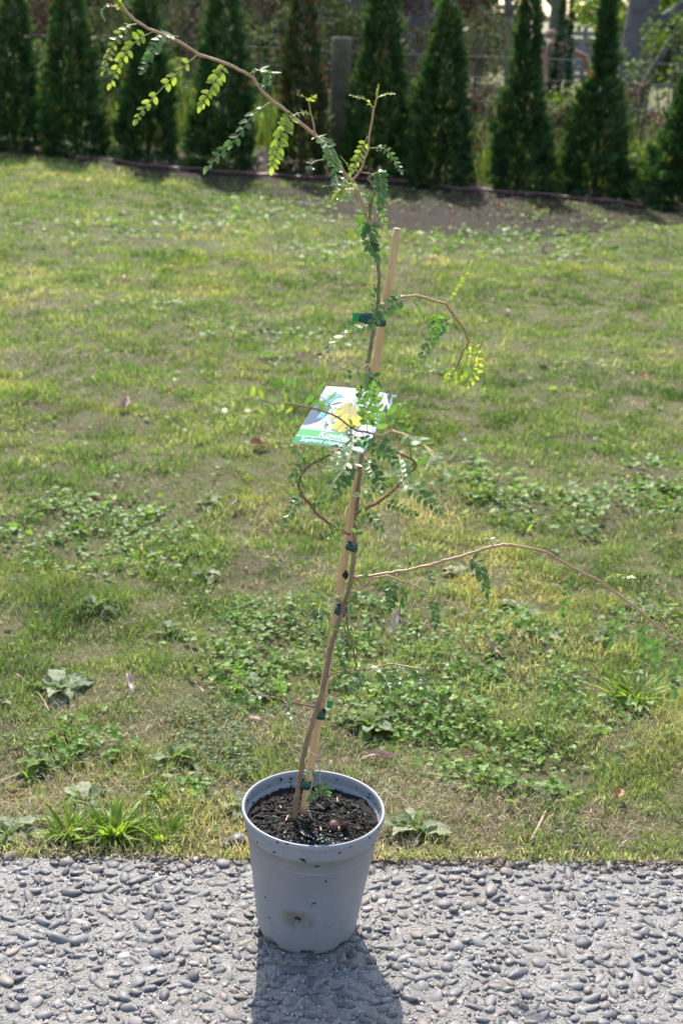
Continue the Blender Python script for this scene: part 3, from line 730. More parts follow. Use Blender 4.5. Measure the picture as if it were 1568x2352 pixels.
# ---- conical cypresses
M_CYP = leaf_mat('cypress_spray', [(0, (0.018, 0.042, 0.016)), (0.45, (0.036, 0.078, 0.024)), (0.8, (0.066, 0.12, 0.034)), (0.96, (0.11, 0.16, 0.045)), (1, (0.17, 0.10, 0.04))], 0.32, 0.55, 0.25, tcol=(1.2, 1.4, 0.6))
M_CYPB = leaf_mat('browning_cypress_spray', [(0, (0.02, 0.045, 0.012)), (0.5, (0.035, 0.06, 0.016)), (0.75, (0.09, 0.055, 0.022)), (1, (0.17, 0.075, 0.03))], 0.25, 0.6, 0.25, tcol=(1.2, 1.1, 0.6))
M_BARK = simple_mat('bark', (0.05, 0.04, 0.032), (0.13, 0.105, 0.085), 14, 0.9, 0.8, 0.02)
def spray_template():
    V = []; F = []
    def strip(p, q, w):
        d = np.array(q) - np.array(p); nrm = np.array([-d[1], d[0], 0]); nrm = nrm / np.linalg.norm(nrm) * w; b = len(V)
        V.extend([tuple(np.array(p) - nrm * .7), tuple(np.array(p) + nrm * .7), tuple((np.array(p) + d * 0.6) + nrm), tuple(np.array(q)), tuple((np.array(p) + d * 0.6) - nrm)])
        F.extend([(b, b + 4, b + 2), (b, b + 2, b + 1), (b + 4, b + 3, b + 2)])
    strip((0, 0, 0), (1, 0, 0.0), 0.075)
    for x, l, s in ((0.2, 0.42, 1), (0.3, 0.42, -1), (0.45, 0.36, 1), (0.58, 0.3, -1), (0.7, 0.22, 1)):
        strip((x, 0, 0), (x + l * 0.85, s * l * 0.6, 0.05 * s), 0.06)
    V = np.array(V, float); V[:, 2] += -0.12 * V[:, 0] ** 2
    return V, np.array(F)
SPRAY = spray_template()
def cypress_crown(seed, spire=0.0, n=4200, lean=0.0, spw=0.3):
    """crown of unit height and unit base width"""
    a = np.random.default_rng(seed); t = a.beta(1.0, 1.45, n) * 1.0 - 0.012
    prof = np.clip(0.80 + 3.0 * t, 0.7, 1) * np.clip(1 - t, 0, 1) ** 0.62
    if spire > 0:
        prof = np.where(t > spire, spw * (0.35 + 0.65 * np.clip(1 - (t - spire) / (1 - spire), 0, 1) ** 0.7), np.minimum(1, 0.78 + 3 * t) * (1 - np.clip(t / spire, 0, 1) ** 1.6 * 0.5))
    th = a.uniform(0, 2 * np.pi, n)
    lob = 1 + 0.13 * np.sin(th * 3 + t * 9 + seed) + 0.11 * np.sin(th * 5 - t * 17 + seed * 2) + 0.09 * np.sin(th * 7 + t * 31 + seed)
    depth = a.beta(4, 1.1, n)
    r = 0.47 * prof * lob * (0.35 + 0.65 * depth)
    ax = lean * t + 0.012 * np.sin(t * 7 + seed)
    P = np.stack([r * np.cos(th) + ax, r * np.sin(th), t], -1)
    return P, th, t, depth, a
def make_cypress(u, v, w_px, top_v, label, seed, spire=0.0, mat=None, n=3700, spw=0.3):
    base = gpt(u, v, 0.02); d = proj(base)[2]; Wm = w_px * d / FPX
    H = at(u, top_v, base.y).z - base.z
    o = empty('cypress_tree', base, label, 'tree', 'conical cypresses planted in a row')
    P, th, t, depth, a = cypress_crown(seed, spire, n, 0, spw)
    P = P * np.array([Wm, Wm, H])
    size = a.gamma(9, 0.0102, n) * (0.8 + 0.3 * (1 - t)) * (Wm / 0.6) ** 0.5
    el = np.where(t < 0.06, a.normal(-0.25, 0.5, n), a.normal(0.85, 0.28, n))                                # sprays rise steeply
    M = rotz(th + a.normal(0, 0.5, n)) @ roty(-el) @ rotx(a.normal(1.3, 0.6, n)) * size[:, None, None]
    V, F = stamp(SPRAY[0], SPRAY[1], M, P)
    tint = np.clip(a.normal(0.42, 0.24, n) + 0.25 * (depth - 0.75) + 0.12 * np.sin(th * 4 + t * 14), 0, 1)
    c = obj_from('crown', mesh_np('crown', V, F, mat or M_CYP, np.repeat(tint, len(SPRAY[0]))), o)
    o.rotation_euler = (a.normal(0, .015), a.normal(0, .02), 0)
    b = MB(); b.tube([(0, 0, -0.05), (0.01, 0, H * 0.3), (0, 0.01, H * 0.65), (0.012 * Wm, 0, H * 0.93)], [0.028, 0.022, 0.012, 0.004], 8); b.build('trunk', M_BARK, o)
    return o
make_cypress(34, 347, 128, -40, 'dark conical cypress at the left edge of the row', 1)
make_cypress(177, 361, 146, -60, 'second conical cypress from the left edge, broad and dark', 2)
make_cypress(340, 374, 128, -50, 'third conical cypress from the left, behind the hanging sapling leaves', 3, spire=.6, spw=.42)
make_cypress(506, 392, 150, -70, 'fourth conical cypress from the left, with a bulging foot', 4)
make_cypress(690, 405, 118, -60, 'thin browning cypress left of the fence post', 5, mat=M_CYPB, n=2600)
make_cypress(858, 409, 148, -70, 'tall cypress directly right of the fence post', 6, spire=.62, spw=.45)
make_cypress(1004, 428, 140, -10, 'slim cypress ending in a pale green point right of the sapling', 7)
make_cypress(1190, 441, 140, -60, 'cypress with a narrow leader, third from the right edge', 8, spire=0.46, spw=.36)
make_cypress(1362, 453, 146, -70, 'cypress with a long thin spire and an orange dead spray', 9, spire=0.50, spw=.22)
make_cypress(1572, 482, 185, 150, 'cypress cut by the right edge of the picture', 10)

# ================================================================== WIRE FENCE AND ROUGH GROWTH BEHIND IT
TA, TB = gnd(34, 347), gnd(1572, 482)
def fence_y(x): return TA.y + (TB.y - TA.y) * (x - TA.x) / (TB.x - TA.x) + 0.75
def fence_hit(u, v):                                                     # where that direction crosses the fence plane
    d = ray(u, v); m = (TB.y - TA.y) / (TB.x - TA.x); c = TA.y + 0.75 - m * TA.x
    t = c / (d.y - m * d.x); return Vector((d.x * t, d.y * t, CAM_H + d.z * t))
M_POST = simple_mat('weathered_post', (0.10, 0.085, 0.052), (0.21, 0.18, 0.12), 7, 0.95, 0.7, 0.02, 0.15)
M_WIRE = simple_mat('galvanised_wire', (0.16, 0.16, 0.16), (0.24, 0.24, 0.24), 30, 0.6, 0.05)
pt = fence_hit(785, 86); POST_H = pt.z
fence = empty('wire_fence', (0, 0, 0), 'old farm wire fence with a grey timber post behind the cypresses', 'fence')
for x in (pt.x - 7.6, pt.x - 3.8, pt.x, pt.x + 3.6, pt.x + 7.4):
    if x in (pt.x - 3.8, pt.x + 3.6): r_ = 0.028
    else: r_ = 0.105
    b = MB(); y = fence_y(x) + 0.08; h = POST_H * (1 if r_ > 0.05 else 0.93); pts = [(x, y, -0.1), (x + .004, y, h * 0.4), (x - .003, y, h * .8), (x, y, h - 0.012), (x, y, h)]
    b.tube(pts, [r_, r_ * .98, r_ * .97, r_ * .96, r_ * .88], 14 if r_ > 0.05 else 8); b.build('post', M_POST, fence)
for k, hz in enumerate((0.16, 0.36, 0.58, 0.80, 1.02, 1.20)):
    b = MB(); xs = np.linspace(-9, 9, 60)
    b.tube([(x, fence_y(x) - 0.03, hz * POST_H / 1.32 + 0.012 * math.sin(x * 1.1 + k)) for x in xs], 0.0019, 5); b.build('wire', M_WIRE, fence)

M_TALL = leaf_mat('tall_grass', [(0, (0.05, 0.10, 0.018)), (0.5, (0.10, 0.17, 0.03)), (0.8, (0.19, 0.25, 0.05)), (1, (0.35, 0.30, 0.15))], 0.45, 0.45, 0.4, patch=(0.8, 0.4, 0.6, (0.7, 0.65, 0.6)))
def tall_growth():
    a = np.random.default_rng(51)
    n = 52000; x = a.uniform(-10, 10, n); y = fence_y(x) + 0.15 + a.gamma(1.4, 1.8, n)
    k = a.random(n) < np.clip(0.45 + 0.9 * fbm(x, y, 1.3, 14, 3), 0.05, 1); x, y = x[k], y[k]; n = len(x)
    L = a.uniform(0.18, 0.75, n) * (0.8 + 0.5 * (0.5 + 0.5 * fbm(x, y, 0.9, 15, 2))); Wd = a.uniform(0.006, 0.016, n)
    o = blades(n, x, y, L, Wd, np.clip(a.normal(0.4, 0.2, n), 0.05, .95), np.clip(a.normal(0.45, 0.25, n), 0, 1), 'tall_grass', M_TALL, a=a); tag(o, kind='stuff')
    n = 2600; x = a.uniform(-9, 9, n); y = fence_y(x) - 0.35 + a.gamma(1.2, 0.5, n)
    k = a.random(n) < np.clip(0.3 + fbm(x, y, 2.0, 16, 3), 0.0, 1); x, y = x[k], y[k]; n = len(x)
    o = blades(n, x, y, a.uniform(0.12, 0.4, n), a.uniform(0.005, 0.011, n), np.clip(a.normal(0.5, 0.2, n), .05, .95), np.clip(a.normal(0.5, 0.25, n), 0, 1), 'bed_grass', M_TALL, a=a); tag(o, kind='stuff')
    n = 1100; x = a.uniform(-9, 9, n); y = fence_y(x) + a.gamma(1.5, 0.7, n)
    k = a.random(n) < np.clip(0.2 + 1.2 * fbm(x, y, 1.7, 18, 3), 0, 1); x, y = x[k], y[k]; n = len(x)
    m = leaf_mat('dead_stalk', [(0, (0.07, 0.045, 0.035)), (0.6, (0.16, 0.10, 0.07)), (1, (0.30, 0.22, 0.15))], 0.1, 0.7, 0.2, tcol=(1, .8, .6))
    o = blades(n, x, y, a.uniform(0.4, 1.25, n), a.uniform(0.006, 0.012, n), np.clip(a.normal(0.3, 0.15, n), .05, .9), a.random(n), 'dead_stalks', m, a=a); tag(o, kind='stuff')
tall_growth()

def crown_mesh(name, mat, n, rad, leaf, seed, clumps=26, aspect=0.5, hollow=0.0, tint0=0.45):
    """leaves gathered in clumps inside an ellipsoid of radii rad, centred on the origin"""
    a = np.random.default_rng(seed); c = a.normal(size=(clumps, 3)); c /= np.linalg.norm(c, axis=1)[:, None]; c *= a.uniform(0.25, 0.95, (clumps, 1)) ** 0.6
    cr = a.uniform(0.16, 0.40, clumps); idx = a.integers(0, clumps, n)
    d = a.normal(size=(n, 3)); d /= np.linalg.norm(d, axis=1)[:, None]
    P = (c[idx] + d * (cr[idx] * a.beta(3, 1.2, n))[:, None]) * np.array(rad)
    lv, lf = leaflet_template(1, aspect, 0, 0.2, 1)
    s = a.uniform(0.6, 1.3, n) * leaf
    M = rotz(a.uniform(0, 6.28, n)) @ roty(a.normal(0.2, 0.6, n)) @ rotx(a.normal(0, 0.7, n)) * s[:, None, None]
    V, F = stamp(lv, lf, M, P)
    tint = np.clip(tint0 + a.normal(0, 0.2, n) + (a.random(clumps)[idx] - 0.5) * 0.35, 0, 1)
    return mesh_np(name, V, F, mat, np.repeat(tint, len(lv)))
M_SHRUB = leaf_mat('shrub_leaf', [(0, (0.025, 0.04, 0.016)), (0.5, (0.055, 0.08, 0.03)), (0.85, (0.10, 0.135, 0.05)), (1, (0.17, 0.19, 0.08))], 0.3, 0.7, 0.2)
M_SAGE = leaf_mat('sage_leaf', [(0, (0.05, 0.055, 0.034)), (0.6, (0.115, 0.12, 0.07)), (1, (0.19, 0.18, 0.11))], 0.25, 0.85, 0.12)
M_BRIGHT = leaf_mat('bright_leaf', [(0, (0.06, 0.11, 0.02)), (0.5, (0.13, 0.20, 0.03)), (1, (0.22, 0.26, 0.05))], 0.45, 0.6, 0.25)
M_DEADL = leaf_mat('dry_shrub_leaf', [(0, (0.055, 0.037, 0.026)), (0.6, (0.13, 0.085, 0.055)), (1, (0.22, 0.145, 0.095))], 0.15, 0.85, 0.12, tcol=(1, .8, .7))
def shrub(u, dist, w, h, mat, label, seed, n=2600, leaf=0.06, aspect=0.5, name='shrub', clumps=26, cat='shrub'):
    d = ray(u, 250); x = d.x / d.y * dist; base = Vector((x, dist, gz(x, dist)))
    o = empty(name, base, label, cat, 'shrubs and weeds beyond the wire fence')
    c = obj_from('foliage', crown_mesh('foliage', mat, int(n * 1.35), (w / 2, w / 2, h * 0.52), leaf * 1.25, seed, clumps, aspect), o, (0, 0, h * 0.52))
    b = MB(); q = random.Random(seed)
    for k in range(6):
        an = q.uniform(0, 6.28); r1 = w * 0.28 * q.random()
        pts = spline([(0.03 * math.cos(an), 0.03 * math.sin(an), -0.03), (r1 * .5 * math.cos(an) + q.gauss(0, .02), r1 * .5 * math.sin(an), h * .4), (r1 * math.cos(an), r1 * math.sin(an), h * .85)], 4)
        b.tube(pts, [0.014 * (1 - 0.75 * i / len(pts)) for i in range(len(pts))], 6)
    b.build('stems', M_BARK, o)
FY = fence_y
shrub(-10, 20.5, 2.2, 1.9, M_DEADL, 'purplish dry shrub behind the leftmost cypress', 1, 3000, .05)
shrub(105, 21.5, 1.9, 2.1, M_DEADL, 'dark reddish shrub between the two leftmost cypresses', 2, 2800, .05)
shrub(100, 19.2, 0.9, 1.05, M_BRIGHT, 'yellow-green weed clump between the two leftmost cypresses', 3, 1500, .05)
shrub(258, 19.6, 1.1, 1.25, M_SHRUB, 'leafy dark shrub between the second and third cypress', 4, 2200, .06)
shrub(270, 22.5, 2.4, 2.5, M_SHRUB, 'tall dark shrub behind the second and third cypress', 5, 3600, .07)
shrub(430, 21.5, 2.2, 2.4, M_SAGE, 'grey-brown shrub behind the third and fourth cypress', 6, 3200, .05)
shrub(425, 18.6, 0.9, 1.0, M_BRIGHT, 'sunlit weed clump between the third and fourth cypress', 7, 1300, .05)
shrub(600, 19.6, 1.4, 1.5, M_SHRUB, 'glossy dark shrub right of the fourth cypress', 8, 2400, .07, .4)
shrub(600, 23.0, 2.6, 2.6, M_DEADL, 'tall brown shrub behind the browning cypress', 9, 3600, .06)
shrub(745, 21.0, 1.8, 2.2, M_SHRUB, 'dark shrub directly behind the fence post', 10, 3000, .06)
shrub(925, 18.6, 1.1, 1.5, M_SAGE, 'pale grey-green shrub right of the tall cypress', 11, 2400, .045)
shrub(930, 22.0, 2.4, 2.6, M_DEADL, 'dark brown shrub behind the tall cypress', 12, 3400, .06)
shrub(1092, 17.3, 0.9, 1.65, M_SAGE, 'feathery sage-green shrub rising between two cypresses right of the sapling', 13, 2600, .05, .25)
shrub(1085, 15.9, 0.6, 0.9, M_DEADL, 'rusty dead weed stalks at the foot of the sage shrub', 14, 1100, .05, .25)
shrub(1275, 15.9, 0.9, 0.85, M_BRIGHT, 'sunlit leafy weed between the two spired cypresses', 15, 1300, .05)
shrub(1290, 15.0, 0.8, 0.75, M_DEADL, 'purplish dry twig mound left of the spired cypress', 16, 1600, .04)
shrub(1465, 14.9, 1.1, 0.9, M_DEADL, 'purplish dry twig mound right of the spired cypress', 17, 2200, .04)
shrub(1470, 13.9, 0.7, 0.5, M_BRIGHT, 'bright grass-like weed clump before the right twig mound', 18, 900, .07, .18)
shrub(1545, 17.5, 1.6, 1.9, M_BRIGHT, 'light green shrub at the upper right edge', 19, 1500, .06, .35)
shrub(1020, 24.5, 2.2, 2.0, M_SAGE, 'brown-green shrub behind the slim pointed cypress', 20, 2800, .06)
shrub(820, 25.5, 2.8, 3.0, M_SHRUB, 'tall dark shrub far behind the fence post', 21, 3200, .08)
shrub(160, 26.0, 3.4, 3.0, M_SHRUB, 'tall dark thicket far behind the left cypresses', 22, 3600, .09)
shrub(430, 27.0, 3.4, 3.2, M_SHRUB, 'tall dark thicket far behind the third cypress', 23, 3600, .09)
shrub(640, 28.0, 3.2, 3.2, M_SHRUB, 'tall dark thicket far behind the browning cypress', 24, 3400, .09)
shrub(-120, 26.0, 3.4, 3.0, M_SHRUB, 'tall dark thicket beyond the left picture edge', 25, 3000, .09)
shrub(1690, 19.0, 2.6, 2.4, M_SHRUB, 'dark shrub beyond the right picture edge', 26, 2600, .08)

def far_thicket(u, dist, w, h, label, seed, mat=None, n=5200):
    shrub(u, dist, w, h, mat or M_SHRUB, label, seed, n, .22, .55, 'far_thicket', 60, 'thicket')
far_thicket(20, 34, 5.5, 3.6, 'dark distant thicket at the far upper left', 101)
far_thicket(230, 36, 5.5, 3.8, 'dark distant thicket above the second and third cypress', 102)
far_thicket(440, 35, 5.0, 3.6, 'dark distant thicket above the fourth cypress', 103)
far_thicket(620, 36, 5.0, 3.8, 'dark distant thicket above the browning cypress', 104)
far_thicket(790, 37, 5.0, 3.6, 'dark distant thicket above the fence post', 105)
far_thicket(960, 36, 4.4, 3.4, 'dark distant thicket behind the leaning trunk', 106)
far_thicket(1240, 72, 8.0, 1.75, 'hazy green thicket behind the mossy shed', 107, M_SAGE)
far_thicket(1370, 75, 9.0, 1.9, 'far brown-green thicket behind the yard rails', 108, M_SAGE)
far_thicket(1520, 42, 5.0, 3.4, 'leafy thicket behind the thick grey trunk', 109, M_BRIGHT)
far_thicket(1640, 45, 6.0, 3.4, 'leafy thicket beyond the upper right edge', 110)
far_thicket(-150, 36, 6.0, 3.6, 'dark thicket beyond the upper left edge', 111)

# ---- old trees further back
M_TRUNK = simple_mat('grey_trunk', (0.07, 0.062, 0.056), (0.17, 0.155, 0.14), 5, 0.9, 0.8, 0.03)
def big_tree(u, dist, r0, h, label, seed, lean=0.0, fork=True, crown=M_SHRUB, n=3200):
    d = ray(u, 100); x = d.x / d.y * dist; o = empty('old_tree', (x, dist, gz(x, dist)), label, 'tree', 'old trees behind the fence'); q = random.Random(seed)
    b = MB(); P = [(0, 0, -0.1), (lean * .15, 0, h * .15), (lean * .4, 0.05, h * .4), (lean * .75, 0, h * .7), (lean, 0.1, h * .95)]
    pts = spline(P, 5); b.tube(pts, [r0 * (1.25 if i == 0 else 1) * (1 - 0.75 * i / len(pts)) for i in range(len(pts))], 12)
    if fork:
        for k in range(4):
            an = q.uniform(0, 6.28); s = pts[int(len(pts) * (0.3 + 0.12 * k))]; L = h * q.uniform(.25, .4)
            p2 = spline([s, s + Vector((math.cos(an) * L * .5, math.sin(an) * L * .5, L * .35)), s + Vector((math.cos(an) * L, math.sin(an) * L, L * .7))], 4)
            b.tube(p2, [r0 * .42 * (1 - .8 * i / len(p2)) for i in range(len(p2))], 8)
    b.build('trunk', M_TRUNK, o)
    c = obj_from('crown', crown_mesh('crown', crown, n, (h * .36, h * .36, h * .28), .13, seed + 70, 30, .45), o, (lean, 0, h * .82))
    return o
big_tree(972, 24.0, .26, 6.5, 'dark leaning trunk behind the tall cypress', 1, -.5)
big_tree(1455, 21.0, .30, 7.0, 'thick grey trunk at the upper right', 2, .35)
big_tree(1272, 27.0, .20, 6.0, 'straight dark trunk between the two spired cypresses', 3, .1)
big_tree(806, 26.0, .17, 5.5, 'thin trunk beside the top of the fence post', 4, .25, crown=M_BRIGHT, n=1800)
big_tree(1178, 33.0, .14, 5.5, 'thin far trunk left of the third cypress from the right', 5, -.5)
big_tree(330, 30.0, .2, 6.5, 'far dark trunk behind the left thicket', 6, .3)
def side_limb():
    d = ray(1500, 100); x = d.x / d.y * 19.5; b = MB(); o = empty('leaning_dead_tree', (x, 19.5, gz(x, 19.5)), 'leaning brown dead tree right of the thick grey trunk', 'tree')
    b.tube(spline([(-.35, 0, -.1), (-.05, 0, .75), (.25, .05, 1.35), (.75, .1, 2.3)], 5), [.09 - .0035 * i for i in range(16)], 9); b.build('trunk', M_BARK, o)
    b = MB(); b.tube(spline([(.22, .05, 1.3), (.7, .1, 1.5), (1.2, .1, 1.45)], 4), [.03 - .003 * i for i in range(9)], 7); b.build('branch', M_BARK, o)
    b = MB(); b.tube(spline([(.35, .05, 1.55), (.3, 0, 2.0), (.55, 0, 2.6)], 4), [.025 - .0025 * i for i in range(9)], 7); b.build('branch', M_BARK, o)
side_limb()
def thin_spire():
    base = gnd(1285, 215); base = Vector((at(1285, 200, 18.5).x, 18.5, 0.0)); H = 1.95
    o = empty('dark_conifer', base, 'thin dark conifer spire standing left of the timber yard', 'tree')
    P, th, t, depth, a = cypress_crown(77, 0, 1500); P = P * np.array([.30, .30, H])
    M = rotz(th + a.normal(0, .5, 1500)) @ roty(-a.normal(.5, .3, 1500)) @ rotx(a.normal(1.2, .6, 1500)) * a.uniform(.06, .11, 1500)[:, None, None]
    V, F = stamp(SPRAY[0], SPRAY[1], M, P); obj_from('crown', mesh_np('crown', V, F, M_CYP, np.repeat(np.clip(a.normal(.15, .12, 1500), 0, 1), len(SPRAY[0]))), o)
    b = MB(); b.tube([(0, 0, -.05), (0, 0, H * .9)], [.025, .006], 7); b.build('trunk', M_BARK, o)
thin_spire()
# ---- timber yard, shed and pipe in the distance at the upper right
M_BOARD = simple_mat('grey_board', (0.10, 0.095, 0.09), (0.24, 0.23, 0.22), 4, 0.75, 0.4, 0.01)
M_ROOF = simple_mat('mossy_roof', (0.12, 0.12, 0.06), (0.26, 0.25, 0.14), 6, 0.9)
M_RUST = simple_mat('rusty_pipe', (0.22, 0.085, 0.05), (0.48, 0.26, 0.20), 6, 0.55)
M_PALE = simple_mat('pale_sheet', (0.45, 0.47, 0.5), (0.62, 0.63, 0.64), 3, 0.6)
def timber_yard():
    Yd = 40.0; xl, xr = at(1296, 80, Yd).x, at(1440, 80, Yd).x
    o = empty('timber_yard_rails', ((xl + xr) / 2, Yd, 0), 'weathered grey board rails of a yard at the upper right', 'yard rails')
    for k in range(7):
        b = MB(); b.box((0, 0.02 * (k % 2), 0.12 + 0.185 * k), (xr - xl, .04, .13)); b.build('board', M_BOARD, o, False)
    for s in (-.5, -.17, .17, .5):
        b = MB(); b.box(((xr - xl) * s, .08, .68), (.11, .11, 1.5)); b.build('post', M_BOARD, o, False)
    b = MB(); b.box(((xr - xl) * .24, -.05, .75), (.28, .02, 1.0)); b.build('pale_sheet', M_PALE, o, False)
    Yd = 52.0; xl, xr = at(1120, 60, Yd).x, at(1420, 60, Yd).x
    o = empty('farm_shed', ((xl + xr) / 2, Yd, 0), 'low mossy-roofed farm shed far off at the upper right', 'shed')
    w = xr - xl
    for k in range(14):
        b = MB(); b.box((-w / 2 + w * (k + .5) / 14, 0, .42), (w / 14 - .02, .05, .95)); b.build('board', M_BOARD, o, False)
    b = MB(); b.add([(-w / 2 - .2, -.4, .88), (w / 2 + .2, -.4, .88), (w / 2 + .2, 2.2, 1.42), (-w / 2 - .2, 2.2, 1.42), (-w / 2 - .2, -.4, .94), (w / 2 + .2, -.4, .94), (w / 2 + .2, 2.2, 1.48), (-w / 2 - .2, 2.2, 1.48)],
        [(0, 3, 2, 1), (4, 5, 6, 7), (0, 1, 5, 4), (1, 2, 6, 5), (2, 3, 7, 6), (3, 0, 4, 7)]); b.build('roof', M_ROOF, o, False)
    for s in (-1, 1):
        b = MB(); b.box((s * w / 2, 1.0, .45), (.06, 2.2, 1.0)); b.build('end_wall', M_BOARD, o, False)
timber_yard()
def bent_pipe():
    Y = 20.0; pts = [at(1250, 175, Y), at(1251, 100, Y), at(1254, 84, Y), at(1262, 75, Y), at(1270, 78, Y), at(1272, 90, Y), at(1272, 175, Y)]
    lo = Vector((pts[0].x, Y, 0)); b = MB(); b.tube([lo] + spline(pts, 4) + [Vector((pts[-1].x, Y, 0))], .045, 9)
    tag(b.build('bent_pipe', M_RUST), 'rusty hooped pipe behind the third cypress from the right', 'pipe')
    b = MB(); p, q = at(1285, 103, 21.0), at(1342, 129, 21.6); g = Vector((q.x + .5, 21.8, -.02))
    b.tube([p + (p - q) * .2, p, q, g], [.04, .045, .045, .045], 8); tag(b.build('leaning_timber', M_RUST), 'sunlit pinkish timber leaning below the yard rails', 'timber')
bent_pipe()

# ================================================================== POT, SOIL AND WHAT LIES ON IT
def mat_pot():
    t = NT('pot_plastic'); co = t.objco()
    n1 = t.noise(9, 4, 0.6, co); n2 = t.noise(150, 3, 0.6, co); n3 = t.noise(28, 5, 0.7, co); n4 = t.noise(5, 2, .5, co)
    c = t.ramp(n1, [(0.3, (0.182, 0.188, 0.206)), (0.7, (0.218, 0.224, 0.242))])
    dirt = t.math('MULTIPLY', t.ramp(n3, [(0.52, 0.0), (0.66, 1.0)]), t.ramp(n4, [(0.40, 0.05), (0.62, 0.75)]))
    c = t.mix(dirt, c, (0.20, 0.165, 0.125))
    speck = t.ramp(n2, [(0.69, 0.0), (0.72, 0.9)]); c = t.mix(speck, c, (0.03, 0.022, 0.017))
    s = t.n('SeparateXYZ', {0: co}).outputs
    # dust gathered at the foot and under the step, rubbed scuffs
    n5 = t.noise(1, 5, .7, t.n('Mapping', {'Vector': co, 'Scale': (55, 55, 14)}).outputs[0]); n6 = t.noise(1, 4, .7, t.n('Mapping', {'Vector': co, 'Scale': (30, 30, 160)}).outputs[0])
    footd = t.math('MULTIPLY', t.ramp(s[2], [(0.0, .8), (.045, 0.)]), t.ramp(n5, [(.42, 0.), (.6, 1.)])); c = t.mix(footd, c, (.23, .205, .17))
    stepd = t.math('MULTIPLY', t.ramp(s[2], [(.196, 0.), (.2045, .75), (.2065, .75), (.2085, 0.)]), t.ramp(n5, [(.35, 0.), (.55, 1.)])); c = t.mix(stepd, c, (.15, .12, .09))
    c = t.mix(t.ramp(n6, [(.64, 0.), (.70, .35)]), c, (.36, .36, .37)); c = t.mix(t.ramp(n5, [(.60, 0.), (.72, .4)]), c, (.19, .17, .145))
    # brown smear on the front of the wall
    dx = t.math('POWER', t.math('DIVIDE', t.math('ADD', s[0], 0.018), 0.036), 2.0); dz = t.math('POWER', t.math('DIVIDE', t.math('SUBTRACT', s[2], 0.078), 0.026), 2.0)
    g = t.math('SUBTRACT', 1.0, t.math('ADD', dx, dz)); streak = t.noise(1, 5, 0.7, t.n('Mapping', {'Vector': co, 'Scale': (90, 90, 40), 'Rotation': (0, 0.5, 0)}).outputs[0])
    sm = t.math('MULTIPLY', t.ramp(g, [(0.0, 0.0), (0.7, 0.9)]), t.ramp(streak, [(0.36, 0.1), (0.56, 1.0)]))
    c = t.mix(sm, c, (0.13, 0.105, 0.075))
    return t.done(t.princ(c, 0.42, t.bump(n3, 0.04, 0.002), 0.45, **{'Subsurface Weight': 0.0}))
M_POT = mat_pot()
M_BLACK = simple_mat('black_dirt', (0.008, 0.007, 0.006), (0.03, 0.024, 0.02), 200, 0.85, 0.6, 0.002)
M_SOIL = simple_mat('potting_mix', (0.005, 0.004, 0.0035), (0.022, 0.017, 0.014), 90, 0.9, 1.0, 0.004, 0.3)
pot = empty('plant_pot', (POT_XY.x, POT_XY.y, 0.0045), 'pale grey-blue plastic plant pot with a dirty wall on the pebbled concrete', 'pot')
pot.rotation_euler = (0, math.radians(1.4), 0)
NS = 160
def lathe(prof, name, mat, parent, close=False, zmod=None):
    V = []; F = []
    for i, (r, z) in enumerate(prof):
        for k in range(NS):
            a = 2 * math.pi * k / NS; zz = z
            if zmod: zz = zmod(i, a, z)
            V.append((r * math.cos(a), r * math.sin(a), zz))
    for i in range(len(prof) - 1):
        for k in range(NS):
            k2 = (k + 1) % NS; F.append((i * NS + k, i * NS + k2, (i + 1) * NS + k2, (i + 1) * NS + k))
    return obj_from(name, mesh_np(name, np.array(V), np.array(F), mat), parent)
RB, RT, HT = 0.0868, 0.1195, 0.240
def wall_r(z): return RB + (RT - RB) * z / HT
def foot(i, a, z):
    if i in (0, 9):
        q = (a * 8 / (2 * math.pi) + 0.12) % 1.0
        return 0.0085 if q < 0.36 else z
    return z
wall = [(RB - 0.003, 0.0), (RB - 0.0012, 0.003), (wall_r(.008), .008), (wall_r(.016) + .0004, .016), (wall_r(.10), .10), (wall_r(.2035), .2035), (wall_r(.2055) + .0026, .2058), (wall_r(.215) + .0028, .215), (wall_r(.236) + .0024, .236)]
lathe(wall, 'wall', M_POT, pot, zmod=lambda i, a, z: (foot(0, a, z) if i == 0 else (max(z, foot(0, a, 0) + 0.0006) if i == 1 else max(z, (foot(0, a, 0) + 0.0012) if i == 2 else z))))
lathe([(RT + .001, .2345), (RT + .0045, .2340), (RT + .0056, .2352), (RT + .0058, .2405), (RT + .0050, .2436), (RT + .0030, .2450), (RT + .0008, .2444), (RT - .0008, .2415), (RT - .0015, .236), (RT - .0022, .2255), (RT - .0026, .2235), (RT - .0050, .2225), (RT - .0058, .210), (RT - .008, .180)], 'rim', M_POT, pot)
lathe([(0.001, .014), (RB - .006, .014), (RB - .004, .0125)], 'base', M_POT, pot)
